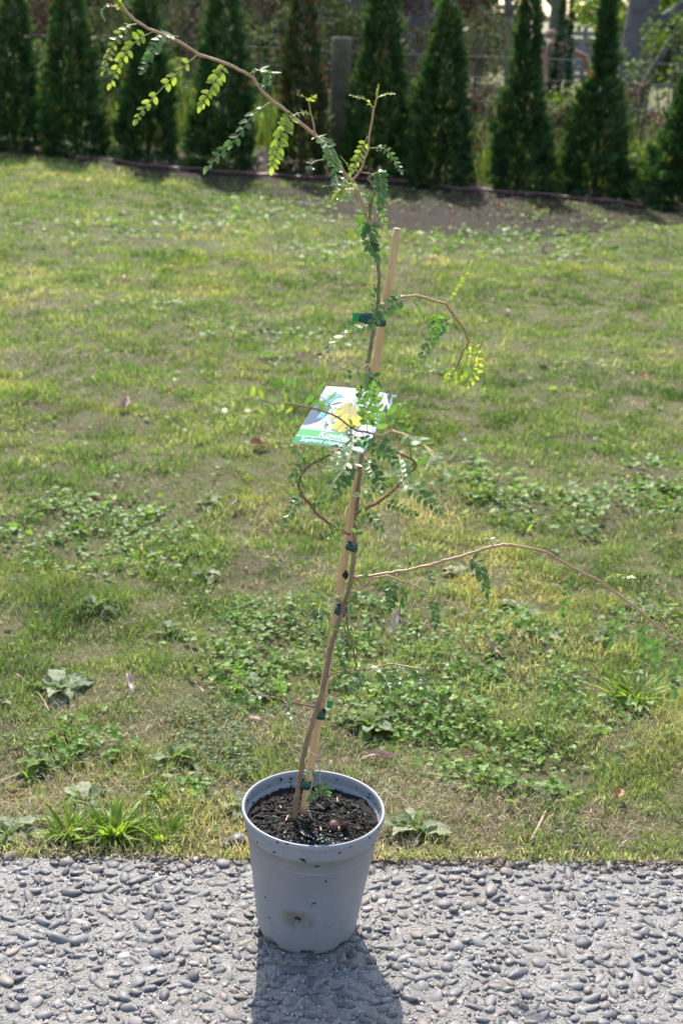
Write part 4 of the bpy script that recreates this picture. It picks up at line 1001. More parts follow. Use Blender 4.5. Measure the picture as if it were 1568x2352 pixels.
# dirt lumps on the wall
def dirt_lump():
    sv, sf = ico(2); a = np.random.default_rng(9); sv = sv * (1 + a.normal(0, .22, (len(sv), 1)))
    an = math.radians(-99); r = wall_r(.083); p = Vector((r * math.cos(an), r * math.sin(an), .083))
    o = obj_from('dirt_lump', mesh_np('dirt_lump', sv * np.array([.0062, .0022, .0034]), sf, M_BLACK), pot, p); o.rotation_euler.z = an + math.pi / 2
    for (ad, z, l, tlt) in ((-84, .118, .008, .5), (-84, .1995, .009, -.1), (-140, .215, .006, .4), (-66, .226, .007, .2), (-122, .205, .005, 1.2), (-137, .10, .004, .2), (-133, .06, .004, .9), (-75, .165, .004, 1.3)):
        an = math.radians(ad); r = wall_r(z) + .0022 * (z > .2055); b = MB(); 
        b.tube(spline([(-l / 2, 0, -l * .2), (0, 0, .001), (l / 2, 0, l * .2 * math.sin(tlt * 5))], 3), [.0009, .0014, .0015, .0013, .001, .0009, .0006], 6)
        o = b.build('dirt_fleck', M_BLACK, pot, loc=(r * math.cos(an), r * math.sin(an), z)); o.rotation_euler.z = an + math.pi / 2
    q = random.Random(4)
    for k in range(70):                                        # crumbs of mix stuck to the inside and top of the rim
        an = q.uniform(0, 2 * math.pi); inside = q.random() < .7; z = q.uniform(.210, .240) if inside else q.uniform(.236, .2435)
        r = (RT - .0020 - .0034 * (z < .2225)) if inside else RT + .0056
        s = q.uniform(.0008, .0024); v, f = ico(1); v = v * (1 + np.random.default_rng(k).normal(0, .2, (len(v), 1)))
        o = obj_from('dirt_crumb', mesh_np('dirt_crumb', v * np.array([s * q.uniform(1, 1.8), s * .7, s]), f, M_BLACK), pot, (r * math.cos(an), r * math.sin(an), z)); o.rotation_euler.z = an + math.pi / 2
dirt_lump()
POTM = Matrix.Translation(pot.location) @ Matrix.Rotation(math.radians(1.4), 4, 'Y')
SOIL_Z = 0.2125
def soil():
    o = empty('potting_soil', POTM @ Vector((0, 0, SOIL_Z)), 'black crumbly potting mix filling the grey pot', 'soil'); o.rotation_euler = pot.rotation_euler
    n = 60; R0 = RT - .0058; V = [(0, 0, 0)]; F = []; NA = 120
    for i in range(1, n + 1):
        r = R0 * i / n
        for k in range(NA):
            a = 2 * math.pi * k / NA; x, y = r * math.cos(a), r * math.sin(a)
            h = .0035 * fbm(np.array(x), np.array(y), 60, 3, 3) + .0028 * fbm(np.array(x), np.array(y), 260, 4, 3) + (.006 * max(0, i / n - .75) * 4 * (0.5 + 0.5 * math.sin(a * 3)))
            V.append((x, y, float(h)))
    for k in range(NA): F.append((0, 1 + k, 1 + (k + 1) % NA))
    Q = []
    for i in range(n - 1):
        for k in range(NA):
            k2 = (k + 1) % NA; Q.append((1 + i * NA + k, 1 + (i + 1) * NA + k, 1 + (i + 1) * NA + k2, 1 + i * NA + k2))
    obj_from('surface', mesh_np('surface', np.array(V), [np.array(F), np.array(Q)], M_SOIL), o)
    a = np.random.default_rng(61); m = 3800; r = R0 * np.sqrt(a.random(m)) * .98; th = a.uniform(0, 6.28, m)
    v, f = ico(1); v = v * (1 + a.normal(0, .38, (len(v), 1))); s = a.gamma(1.6, .0007, m) + .0004
    M = rotz(a.uniform(0, 6.28, m)) @ rotx(a.uniform(-1, 1, m)) * (s[:, None] * np.stack([a.uniform(1, 3.6, m), a.uniform(.5, 1.2, m), a.uniform(.3, .7, m)], -1))[:, None, :]
    V, F = stamp(v, f, M, np.stack([r * np.cos(th), r * np.sin(th), a.uniform(-.001, .004, m)], -1))
    c = obj_from('crumbs', mesh_np('crumbs', V, F, leaf_mat('soil_crumb', [(0, (.004, .0035, .003)), (.8, (.015, .012, .010)), (.95, (.04, .03, .022)), (1, (.08, .062, .048))], 0.0, .8, .3), np.repeat(a.random(m), len(v)), smooth=False), o); c['kind'] = 'stuff'
    q = random.Random(8)
    for k in range(16):                                          # bark slivers
        b = MB(); l = q.uniform(.008, .022); b.box((0, 0, 0), (l, .0022, .0014)); b.box((l * .3, .0006, .0003), (l * .7, .0016, .0013))
        an = q.uniform(0, 6.28); rr = R0 * math.sqrt(q.random()) * .9; c = b.build('bark_chip', M_SOIL if k % 2 else M_TWIG, o, False, (rr * math.cos(an), rr * math.sin(an), .0045)); c.rotation_euler = (q.gauss(0, .3), q.gauss(0, .3), q.uniform(0, 6.28))
    t = NT('fertiliser'); mb = t.done(t.princ(t.ramp(t.rnd(), [(0, (.22, .50, .60)), (.6, (.35, .62, .62)), (1, (.66, .76, .74))]), .4))
    v, f = ico(1); me = mesh_np('fertiliser_bead', v * .0015, f, mb)
    for k in range(46):                                          # blue-green slow-release beads
        cx, cy = ((.012, -.062) if k < 26 else (q.gauss(.02, .05), q.gauss(-.02, .05))); x, y = q.gauss(cx, .018), q.gauss(cy, .011)
        if math.hypot(x, y) > R0 * .95: continue
        c = bpy.data.objects.new('fertiliser_bead', me); link(c, o); s = q.uniform(.7, 1.3); c.scale = (s, s, s); c.location = (x, y, .0062)
soil()
def on_soil(u, v, dz=0.006):
    p = gnd(u, v, POTM.translation.z + SOIL_Z); return p + Vector((0, 0, dz))
def nutshell():
    p = on_soil(777, 1906, .008); t = NT('shell_skin'); 
    m1 = simple_mat('shell_outside', (.05, .022, .014), (.11, .05, .03), 300, .6); m2 = simple_mat('shell_inside', (.45, .33, .17), (.62, .50, .30), 200, .6)
    o = empty('seed_shell', p, 'split brown seed shell with a pale inside lying on the potting mix', 'seed shell')
    v, f = ico(3)
    def half(rot, loc, nm):
        keep = [tuple(q) for q in f if all(v[i][2] > -.05 for i in q)]; b = MB(); R = Matrix.Rotation(rot[0], 3, 'X') @ Matrix.Rotation(rot[1], 3, 'Y')
        s = .0088
        b.add([R @ Vector((q[0] * s, q[1] * s * 1.25, q[2] * s * .8)) for q in v], keep, 0)
        b.add([R @ Vector((q[0] * s * .86, q[1] * s * 1.08, q[2] * s * .3)) for q in v], keep, 1)
        n = 20; vs = []; fs = []
        for k in range(n):
            a = 2 * math.pi * k / n; vs += [R @ Vector((math.cos(a) * s, math.sin(a) * s * 1.25, 0)), R @ Vector((math.cos(a) * s * .86, math.sin(a) * s * 1.08, 0))]
        for k in range(n): fs.append((2 * k, 2 * ((k + 1) % n), 2 * ((k + 1) % n) + 1, 2 * k + 1))
        b.add(vs, fs, 1); b.build(nm, [m1, m2], o, loc=loc)
    half((0.5, 0.3), (-.008, 0, 0), 'closed_half'); half((2.4, .5), (.0095, .001, .002), 'open_half')
    b = MB(); b.tube([(0, -.004, -.008), (.001, -.005, 0)], [.0035, .002], 7); b.build('stalk', m2, o)
nutshell()

# ================================================================== BAMBOO STAKE, SAPLING, TIES, LABEL
SY = 2.105
def R3(x, y): return 574.1 + x * .3661, 344.5 + y * .3661
def R1(x, y): return x * .5126, y * .5126
def R2(x, y): return 746.3 + x * .524, y * .524
def R4(x, y): return 574.1 + x * .3661, 832.4 + y * .3661
def R5(x, y): return 574.1 + x * .6338, 1205.6 + y * .6338
def R6(x, y): return 459.3 + x * .3661, 1664.9 + y * .3661
def S4(x, y): return 516.7 + x * .2929, 1205.6 + y * .2929
def S7(x, y): return 803.7 + x * .2197, 631.5 + y * .2197
def S8(x, y): return 861.1 + x * .1831, 889.9 + y * .1831
def S3(x, y): return 631.5 + x * .2197, 861.1 + y * .2197
def line3(frame, pts, y0=SY, y1=None):
    """points read off the photograph, set at distances running from y0 to y1"""
    y1 = y0 if y1 is None else y1; n = len(pts)
    return [at(*frame(p[0], p[1]), (p[2] if len(p) > 2 else y0 + (y1 - y0) * i / max(1, n - 1))) for i, p in enumerate(pts)]

t = NT('bamboo'); co = t.objco(); nn = t.noise(1, 4, .6, t.n('Mapping', {'Vector': co, 'Scale': (90, 90, 6)}).outputs[0]); n2 = t.noise(60, 4, .6, co)
cc = t.ramp(nn, [(.3, (.38, .225, .095)), (.55, (.50, .315, .145)), (.8, (.56, .385, .205))]); cc = t.mix(t.ramp(n2, [(.6, 0.), (.75, .5)]), cc, (.30, .17, .08))
M_BAMBOO = t.done(t.princ(cc, .42, t.bump(nn, .15, .001), .5))
stake = empty('bamboo_stake', at(699, 1858, SY + .012), 'straight tan bamboo stake pushed into the pot beside the stem', 'stake')
sa, sb_ = at(697.5, 1866, SY + .010), at(912.7, 524.5, SY + .05); sdir = (sb_ - sa)
b = MB(); pts = []; rad = []
nodes_t = [0.085, 0.30, 0.43, 0.62, 0.80]
ts = sorted(set([i / 60 for i in range(61)] + [q + e for q in nodes_t for e in (-.004, -.001, .001, .004)]))
for tt in ts:
    pts.append(sa + sdir * tt - stake.location); r_ = .0072 - .0012 * tt
    for q in nodes_t:
        if abs(tt - q) < .0022: r_ += .0010
    rad.append(r_)
b.tube(pts, rad, 14); b.build('cane', M_BAMBOO, stake)
b = MB(); p0 = sa + sdir * .9995 - stake.location; b.tube([p0, p0 + sdir.normalized() * .0006], [.0053, .0051], 14); b.build('cut_end', simple_mat('cut_bamboo', (.55, .45, .3), (.7, .6, .45), 300), stake)
# scorched knot on the cane
b = MB(); kp = at(*S4(945, 395), SY + .003); v, f = ico(2); v = v * (1 + np.random.default_rng(2).normal(0, .25, (len(v), 1)))
b.add([Vector((q[0] * .0042, q[1] * .0022, q[2] * .0075)) for q in v], [tuple(q) for q in f]); b.build('black_scar', M_BLACK, stake, loc=kp - stake.location)

t = NT('stem_bark'); co = t.objco(); n1 = t.noise(1, 5, .65, t.n('Mapping', {'Vector': co, 'Scale': (160, 160, 45)}).outputs[0]); n2 = t.noise(500, 2, .5, co)
cc = t.ramp(n1, [(.3, (.12, .076, .043)), (.6, (.23, .152, .086)), (.8, (.30, .21, .125))]); cc = t.mix(t.ramp(n2, [(.66, 0.), (.72, .7)]), cc, (.30, .24, .17))
M_STEM = t.done(t.princ(cc, .7, t.bump(n1, .4, .0015), .35))
M_BRANCH = simple_mat('young_bark', (.26, .15, .07), (.42, .26, .13), 160, .48, .2, .001, .5)
M_REDTWIG = simple_mat('red_brown_twig', (.13, .05, .03), (.22, .095, .06), 200, .5, .2, .001, .5)
M_DEADTWIG = simple_mat('grey_twig', (.24, .17, .14), (.36, .28, .24), 200, .6, .2, .001)
M_RACHIS = simple_mat('leaf_stalk', (.25, .20, .06), (.34, .28, .10), 200, .5, .1, .0005)

sapling = empty('kowhai_sapling', at(*R6(588, 585), SY), 'tall thin staked sapling with arching branches and small paired leaflets', 'sapling')
SO = sapling.location.copy()
def limb(name, pts3, r0, r1, mat, per=5, knots=True, seed=0):
    sp = spline(pts3, per); n = len(sp); b = MB(); q = random.Random(len(pts3) * 7 + int(r0 * 1e6))
    for i in range(n):                                          # keep the nodes angular
        k, m_ = divmod(i, per)
        if k < len(pts3) - 1: sp[i] = sp[i].lerp(Vector(pts3[k]).lerp(Vector(pts3[k + 1]), m_ / per), .8)
        if 0 < i < n - 1: sp[i] = sp[i] + Vector((q.gauss(0, 1), q.gauss(0, 1), q.gauss(0, 1))) * (.25 * r1)
    rad = [r0 + (r1 - r0) * (i / (n - 1)) ** .9 for i in range(n)]
    if knots:
        for i in range(0, n, per):
            rad[i] *= 1.14
    b.tube([p - SO for p in sp], rad, 9); return b.build(name, mat, sapling)
STEM = line3(R6, [(588, 592), (606, 470), (625, 330), (660, 140), (700, 0)], SY, SY - .004) + line3(S4, [(745, 1370), (785, 1190), (822, 980), (880, 790), (932, 640), (985, 440), (1006, 300), (1012, 60)], SY - .006, SY) + \
       line3(R4, [(668, 940), (674, 800), (692, 640), (715, 480), (735, 300), (742, 50)], SY, SY + .006) + line3(R3, [(738, 1340), (768, 1170), (775, 1090), (790, 1010), (806, 960), (806, 860), (811, 785), (790, 690), (766, 600), (757, 500), (745, 460)], SY + .006, SY + .02)
limb('stem', STEM, .0047, .0026, M_STEM, 5)
ARCH = line3(R3, [(745, 462), (700, 330), (670, 250), (640, 190), (600, 160), (565, 110), (500, 30)], SY + .02, SY + .01) + line3(R1, [(1490, 700), (1410, 605), (1300, 510), (1215, 450), (1170, 400), (1130, 345), (1030, 290), (890, 243), (800, 185), (690, 140), (615, 100), (555, 40), (528, -5), (505, -60)], SY + .01, SY - .06)
limb('branch', ARCH, .0031, .0017, M_BRANCH, 5)
limb('branch', line3(R1, [(565, 48), (520, 32), (475, 18)], SY - .05, SY - .055), .0016, .0008, M_BRANCH)
limb('branch', line3(R1, [(1412, 610), (1405, 560), (1390, 500), (1384, 455)], SY, SY - .02), .0014, .0009, M_BRANCH)
limb('branch', line3(R3, [(748, 455), (765, 310), (782, 275), (766, 212), (742, 180), (762, 155), (690, 136), (632, 130)], SY + .02, SY - .01), .0022, .0012, M_STEM)
limb('branch', line3(R3, [(640, 195), (690, 130), (740, 0)], SY, SY) + line3(R2, [(190, 620), (212, 490), (225, 430), (231, 395)], SY, SY - .01), .0020, .0011, M_BRANCH)
limb('branch', line3(R3, [(808, 978), (880, 945), (960, 920), (1050, 915), (1150, 945), (1225, 965), (1260, 1010), (1300, 1070), (1340, 1120), (1365, 1185), (1362, 1225), (1332, 1262), (1315, 1310), (1295, 1360)], SY + .004, SY + .62), .0027, .0020, M_BRANCH)
limb('branch', line3(R4, [(625, 1078), (520, 1030), (420, 950), (370, 880), (325, 835), (305, 760), (320, 710), (370, 645), (460, 600), (540, 555), (592, 522), (650, 470)], SY, SY - .14), .0026, .0016, M_REDTWIG)
LOOP = line3(R4, [(662, 947), (730, 915), (800, 880), (870, 830), (930, 770), (990, 700), (1045, 655), (1020, 610), (930, 570), (870, 540), (820, 480), (790, 450), (740, 440), (650, 420), (560, 350), (500, 320), (420, 295), (250, 262), (100, 240), (-20, 235)], SY, SY)
for i, p in enumerate(LOOP):
    yy = SY - (.02 * i if i < 8 else .16 + (i - 8) * .034); u_, v_, _ = proj(p); LOOP[i] = at(u_, v_, yy)
limb('branch', LOOP, .0027, .0010, M_REDTWIG)
limb('branch', line3(R4, [(790, 450, SY - .34), (830, 460, SY - .38), (890, 430, SY - .44), (950, 445, SY - .52), (1050, 490, SY - .60), (1150, 570, SY - .66)]), .0017, .0010, M_BRANCH)
limb('branch', line3(R5, [(376, 192), (450, 183), (530, 172), (640, 150), (700, 130), (780, 110), (880, 77), (940, 73), (1075, 98), (1165, 155), (1270, 205), (1415, 315), (1490, 380), (1568, 430), (1650, 490)], SY, SY + .03), .0028, .0019, M_BRANCH)
limb('branch', line3(S4, [(955, 622), (1050, 510), (1160, 420), (1270, 398), (1400, 445), (1520, 492)], SY, SY - .03) + line3(R5, [(710, 275), (810, 325)], SY - .03, SY - .04), .0020, .0008, M_BRANCH)
limb('branch', line3(S4, [(893, 575), (940, 690), (975, 860), (1005, 960), (1030, 1110), (1018, 1138)], SY - .012, SY - .05), .0016, .0013, M_REDTWIG)
limb('branch', line3(S4, [(798, 1198), (880, 1160), (1020, 1136), (1130, 1130), (1300, 1090), (1430, 1110), (1568, 1132)], SY, SY - .08), .0020, .0010, M_BRANCH)
limb('branch', line3(S4, [(788, 1045), (765, 930), (740, 850), (690, 740), (655, 640), (620, 540), (560, 450), (480, 360), (425, 290)], SY, SY + .05), .0014, .0008, M_DEADTWIG)
limb('branch', line3(S4, [(768, 905), (780, 870)], SY, SY - .01), .0012, .0006, M_REDTWIG, 3)
limb('branch', line3(S4, [(716, 1430), (590, 1405), (450, 1370), (330, 1345), (210, 1310), (150, 1250), (110, 1205), (20, 1175)], SY, SY - .06), .0017, .0008, M_REDTWIG)
limb('branch', line3(R6, [(676, 160), (730, 200), (755, 290), (752, 360), (776, 396)], SY - .006, SY - .05), .0011, .0006, M_DEADTWIG)
limb('branch', line3(S4, [(600, 1568), (540, 1450), (480, 1412), (400, 1430), (230, 1568)], SY - .02, SY - .06), .0008, .0005, M_DEADTWIG)
limb('branch', line3(R5, [(880, 77), (868, 58), (845, 38)], SY, SY), .0012, .0007, M_BRANCH, 3)
limb('branch', line3(R5, [(1078, 98), (1086, 70), (1087, 42)], SY, SY), .0011, .0006, M_BRANCH, 3)
limb('branch', line3(R4, [(405, 950), (360, 938), (318, 924)], SY - .03, SY - .06), .0010, .0006, M_DEADTWIG, 3)
limb('branch', line3(R4, [(1012, 600), (1000, 520), (990, 470)], SY - .18, SY - .2), .0011, .0007, M_REDTWIG, 3)

# ---- compound leaves
M_LEAF = leaf_mat('kowhai_leaflet', [(0, (.05, .11, .03)), (.5, (.08, .155, .045)), (1, (.12, .195, .065))], .45, .36, .5, src='rnd', tcol=(1.3, 1.5, .5))
M_YOUNG = leaf_mat('young_kowhai_leaflet', [(0, (.14, .20, .035)), (.5, (.21, .265, .05)), (1, (.28, .32, .08))], .55, .36, .5, src='rnd', tcol=(1.4, 1.5, .5))
def leaflet_mesh(k, mat):
    v, f = leaflet_template(1, (.56, .62, .66, .54)[k % 4] * (.96 if mat is M_YOUNG else 1), .0, (.10, .22, .16, .28)[k % 4], 4)
    v[:, 2] += (-.10, .06, -.05, .1, -.28, .2, -.16, .3)[k] * v[:, 0] ** 2 + (0, 0, .05, 0, .08, -.06, .1, 0)[k] * np.sin(v[:, 0] * 5)
    v[:, 1] += (0, .03, -.03, 0, .06, -.06, .02, -.04)[k] * v[:, 0] ** 2
    return v, f, mesh_np('leaflet', v, f, mat)
LEAFLETS = {'o': [leaflet_mesh(k, M_LEAF) for k in range(8)], 'y': [leaflet_mesh(k, M_YOUNG) for k in range(8)]}
BUDGET = [300]
NLEAF = [0]
def cleaf(frame, pts, pairs, ll=17.0, kind='o', y0=SY, y1=None, nrm=None, single=False, fold=0.0, spread=1.05, start=.12, term=True, alt=.25):
    """one compound leaf: stalk plus paired leaflets; ll = leaflet length on the 1568 px frame"""
    NLEAF[0] += 1; q = random.Random(NLEAF[0] * 13)
    P3 = line3(frame, pts, y0, y1); sp = spline(P3, 8); n = len(sp)
    root = P3[0]; d = proj(root)[2]; L = (1.24 if single else 1.02) * ll * d / FPX
    b = MB(); b.tube([p - root for p in sp], [.00075 - .00035 * i / n for i in range(n)], 5)
    o = b.build('compound_leaf', M_RACHIS, sapling, loc=root - SO)
    cum = [0]
    for i in range(1, n): cum.append(cum[-1] + (sp[i] - sp[i - 1]).length)
    def sample(s):
        s *= cum[-1]
        for i in range(1, n):
            if cum[i] >= s:
                k = (s - cum[i - 1]) / max(1e-9, cum[i] - cum[i - 1]); return sp[i - 1].lerp(sp[i], k), (sp[i] - sp[i - 1]).normalized()
        return sp[-1], (sp[-1] - sp[-2]).normalized()
    N = Vector(nrm) if nrm else Vector((q.gauss(0, .25), -.75, .55 + q.gauss(0, .25)))
    items = []
    for i in range(pairs):
        s = start + (1 - start) * (i + .3) / (pairs)
        for side in (-1, 1):
            ss = min(1, s + (alt / pairs if side > 0 else 0)); p, t_ = sample(ss)
            if q.random() < .035: continue
            nn_ = (N - t_ * N.dot(t_)); nn_ = nn_.normalized() if nn_.length > .05 else Vector((0, -1, 0))
            sd_ = nn_.cross(t_) * side
            a = spread + q.gauss(0, .13) - .35 * (i / pairs)
            X = (t_ * math.cos(a) + sd_ * math.sin(a)).normalized()
            Zn = (nn_ - X * nn_.dot(X)).normalized()
            R = Matrix.Rotation(fold * side + q.gauss(0, .2), 3, t_); X = R @ X; Zn = R @ Zn
            tw = Matrix.Rotation(q.gauss(0, .22), 3, X); Zn = tw @ Zn
            sc = L * q.uniform(.85, 1.1) * (.62 + .5 * math.sin(math.pi * min(1, .22 + .75 * s)))
            items.append((p - root, X, Zn, sc))
    if term:
        p, t_ = sample(1.0); nn_ = (N - t_ * N.dot(t_)); nn_ = nn_.normalized() if nn_.length > .05 else Vector((0, -1, 0)); items.append((p - root, t_, nn_, L * q.uniform(.85, 1.05)))
    lm = LEAFLETS[kind]
    if single or BUDGET[0] < len(items):
        for k in range(4):
            pass
        b2 = MB()
        for (p, X, Zn, sc) in items:
            v, f, _ = q.choice(lm); Yv = Zn.cross(X); b2.add([p + (X * a[0] + Yv * a[1] + Zn * a[2]) * sc for a in v], [tuple(x) for x in f])
        if items:
            c = b2.build('leaflets', M_YOUNG if kind == 'y' else M_LEAF, o); c['kind'] = 'stuff'
    else:
        BUDGET[0] -= len(items)
        for (p, X, Zn, sc) in items:
            me = q.choice(lm)[2]; c = bpy.data.objects.new('leaflet', me); link(c, o); Yv = Zn.cross(X)
            c.matrix_basis = Matrix(((X.x * sc, Yv.x * sc, Zn.x * sc, p.x), (X.y * sc, Yv.y * sc, Zn.y * sc, p.y), (X.z * sc, Yv.z * sc, Zn.z * sc, p.z), (0, 0, 0, 1)))
    return o
FC = (0, -.9, .35); UP = (.1, -.3, 1)
# upper arching branch
cleaf(R1, [(612, 108), (560, 125), (500, 215), (462, 318)], 9, 15, 'y', SY - .04, SY - .1)
cleaf(R1, [(690, 140), (610, 185), (545, 265), (497, 372)], 9, 19, 'y', SY - .04, SY - .08, FC)
cleaf(R1, [(800, 165), (735, 160), (690, 220), (640, 315)], 10, 20, 'o', SY - .03, SY - .1, (.1, -.55, .85))
cleaf(R1, [(885, 245), (790, 330), (650, 480), (615, 535)], 9, 20, 'y', SY - .02, SY - .06, FC, start=.1)
cleaf(R1, [(1010, 280), (960, 370), (903, 470)], 8, 21, 'y', SY - .01, SY - .04, FC, start=.05)
cleaf(R1, [(1132, 345), (1148, 318), (1195, 318), (1212, 350), (1175, 388)], 7, 25, 'o', SY, SY - .05, UP, term=False)
cleaf(R1, [(1215, 455), (1130, 520), (1050, 630), (935, 745)], 9, 21, 'o', SY, SY - .06, (.2, -.5, .9))
cleaf(R1, [(1315, 515), (1268, 590), (1222, 740)], 11, 24, 'y', SY, SY - .05, FC, start=.02)
cleaf(R1, [(1410, 610), (1458, 640), (1500, 760), (1512, 830)], 12, 22, 'o', SY, SY - .08, (.1, -.55, .85), start=.02)
cleaf(R1, [(1388, 510), (1355, 505), (1310, 520)], 4, 10, 'y', SY, SY - .03)
cleaf(R1, [(1384, 460), (1395, 440), (1410, 432)], 4, 11, 'y', SY - .02, SY - .05, UP)
cleaf(R1, [(1384, 458), (1375, 440), (1338, 426)], 2, 8, 'y', SY - .02, SY - .05, UP)
cleaf(R1, [(1448, 716), (1412, 722), (1385, 745)], 1, 18, 'o', SY, SY - .04, (.3, -.5, .8), start=.7)
cleaf(R1, [(555, 42), (535, 15), (520, -10)], 4, 13, 'y', SY - .05, SY - .07, FC)
cleaf(R1, [(520, 32), (478, 28), (455, 55), (468, 90)], 11, 6, 'o', SY - .05, SY - .06, UP)
# fork
cleaf(R3, [(645, 195), (570, 255), (515, 335)], 8, 15, 'y', SY - .02, SY - .06, FC)
cleaf(R3, [(632, 128), (600, 80), (568, 40)], 8, 6, 'y', SY - .02, SY - .03, UP)
cleaf(R3, [(660, 215), (610, 185), (560, 215), (470, 225)], 5, 13, 'o', SY - .02, SY - .07, (.2, -.5, .9))
cleaf(R3, [(660, 210), (640, 230), (620, 265)], 4, 15, 'y', SY - .02, SY - .07, UP)
cleaf(R2, [(185, 600), (150, 680), (115, 752)], 7, 15, 'y', SY, SY - .03, FC)
cleaf(R2, [(195, 650), (260, 652), (310, 710), (332, 752)], 8, 12, 'o', SY, SY - .04, FC)
cleaf(R2, [(215, 480), (180, 440), (120, 420)], 8, 12, 'y', SY, SY - .03, UP)
cleaf(R2, [(228, 432), (258, 415), (294, 412)], 7, 9, 'y', SY - .01, SY - .03, UP)
cleaf(R2, [(226, 430), (229, 405), (234, 375)], 7, 4, 'y', SY - .01, SY - .01)
cleaf(R3, [(768, 152), (812, 150), (822, 260), (815, 360)], 12, 19, 'o', SY - .01, SY - .07, (.1, -.6, .8), start=.12)
cleaf(R3, [(785, 260), (825, 380), (845, 470)], 6, 13, 'o', SY + .02, SY + .06, FC, single=True)
cleaf(R3, [(748, 440), (758, 500), (752, 580), (790, 665)], 10, 20, 'o', SY - .01, SY - .05, (0, -.35, .95), single=True)
cleaf(R3, [(735, 350), (712, 440), (700, 545)], 6, 17, 'o', SY + .02, SY + .05, FC, single=True)
cleaf(R3, [(690, 250), (740, 300), (745, 370)], 5, 13, 'o', SY + .02, SY + .02, UP, single=True, fold=.6)
cleaf(R3, [(745, 600), (745, 680), (765, 710)], 1, 24, 'o', SY - .01, SY - .04, FC, single=True, start=.5)
cleaf(R3, [(797, 820), (768, 890), (752, 945), (765, 1010)], 5, 12, 'o', SY, SY - .04, (.8, -.6, .2), single=True, fold=.5)
cleaf(R3, [(760, 1095), (690, 1110), (580, 1172), (425, 1308)], 8, 15, 'o', SY - .01, SY - .12, (-.25, -.25, .95), single=True, fold=.35)
cleaf(S7, [(600, 245), (420, 320), (225, 515)], 8, 17, 'o', SY - .03, SY - .10, FC, single=True)
cleaf(S7, [(620, 235), (720, 350), (805, 535)], 7, 9, 'o', SY + .05, SY + .12, (1, -.2, .1), single=True, fold=.7)
cleaf(S7, [(905, 298), (908, 400), (888, 590)], 5, 17, 'o', SY + .12, SY + .14, FC, single=True, start=.35)
cleaf(S7, [(1095, 450), (940, 550), (820, 740), (755, 850)], 8, 17, 'o', SY + .3, SY + .22, FC, single=True)
cleaf(S7, [(1003, 298), (1080, 160), (1190, 0), (1255, -120)], 9, 11, 'y', SY + .16, SY + .2, (1, -.4, .2), single=True, fold=.5)
cleaf(S7, [(1235, 690), (1320, 770), (1342, 940), (1280, 1100), (1170, 1215)], 9, 12, 'y', SY + .5, SY + .6, FC, single=True)
cleaf(S7, [(1228, 670), (1232, 760), (1232, 900)], 5, 11, 'y', SY + .5, SY + .52, (0, -.5, .9), single=True)
cleaf(S7, [(1090, 955), (1025, 1030), (1000, 1175)], 10, 9, 'y', SY + .6, SY + .62, UP, single=True)
cleaf(S7, [(1110, 960), (1180, 985), (1130, 1080)], 4, 14, 'y', SY + .6, SY + .6, FC, single=True)
# middle, round the label
cleaf(R4, [(738, 10), (690, 40), (605, 85)], 3, 16, 'o', SY - .02, SY - .08, FC, single=True)
cleaf(R4, [(745, 20), (735, 90), (760, 200)], 5, 17, 'o', SY - .03, SY - .06, FC, single=True)
cleaf(S3, [(965, 590), (950, 400), (940, 300), (880, 175)], 8, 18, 'o', SY - .28, SY - .30, FC, single=True)
cleaf(S3, [(1055, 620), (1072, 460), (1050, 300), (1035, 130)], 9, 18, 'o', SY - .30, SY - .34, FC, single=True)
cleaf(S3, [(1218, 582), (1190, 490), (1140, 345), (1225, 275)], 3, 26, 'o', SY - .45, SY - .62, FC, single=True)
cleaf(S3, [(605, 415), (560, 300), (400, 190), (60, 110)], 8, 24, 'o', SY - .34, SY - .46, (0, -.95, .3), single=True, spread=1.35)
cleaf(S3, [(300, 320), (60, 290), (-160, 330), (-330, 470)], 8, 23, 'y', SY - .55, SY - .72, (.1, -.9, .4), single=True)
cleaf(S3, [(0, 290), (-300, 230), (-520, 290), (-760, 560)], 8, 22, 'y', SY - .70, SY - .85, (.1, -.9, .4), single=True)
cleaf(S3, [(345, 940), (260, 830), (160, 720), (100, 700)], 8, 12, 'o', SY - .06, SY - .1, UP, single=True)
cleaf(S3, [(350, 945), (285, 965), (205, 1030)], 3, 17, 'o', SY - .06, SY - .1, FC, single=True)
cleaf(S3, [(350, 945), (420, 890), (520, 810)], 4, 15, 'o', SY - .07, SY - .12, FC, single=True)
cleaf(R4, [(370, 882), (440, 872), (500, 855)], 4, 13, 'o', SY - .03, SY - .08, FC, single=True)
cleaf(R4, [(322, 830), (272, 900), (225, 995)], 7, 14, 'o', SY - .04, SY - .1, FC, single=True)
cleaf(R4, [(310, 760), (330, 730), (300, 850)], 3, 13, 'o', SY - .05, SY - .09, FC, single=True)
cleaf(R4, [(600, 1072), (540, 1040), (465, 1095)], 4, 14, 'o', SY - .01, SY - .06, FC, single=True)
cleaf(R4, [(650, 1110), (690, 1010), (708, 945)], 4, 14, 'o', SY - .02, SY - .06, FC, single=True)
cleaf(R4, [(735, 915), (775, 985), (820, 1040)], 4, 12, 'o', SY - .02, SY - .06, FC, single=True)
cleaf(R4, [(838, 878), (930, 905), (1030, 950)], 6, 12, 'o', SY - .04, SY - .08, FC, single=True)
cleaf(R4, [(985, 762), (1080, 840), (1185, 935)], 6, 16, 'o', SY - .1, SY - .16, FC, single=True)
cleaf(R4, [(870, 832), (780, 815), (670, 838)], 6, 14, 'o', SY - .04, SY - .1, UP, single=True)
cleaf(R4, [(815, 490), (890, 600), (965, 690)], 6, 15, 'o', SY - .24, SY - .26, FC, single=True)
cleaf(R4, [(935, 575), (950, 680), (966, 790)], 6, 20, 'o', SY - .40, SY - .5, FC, single=True)
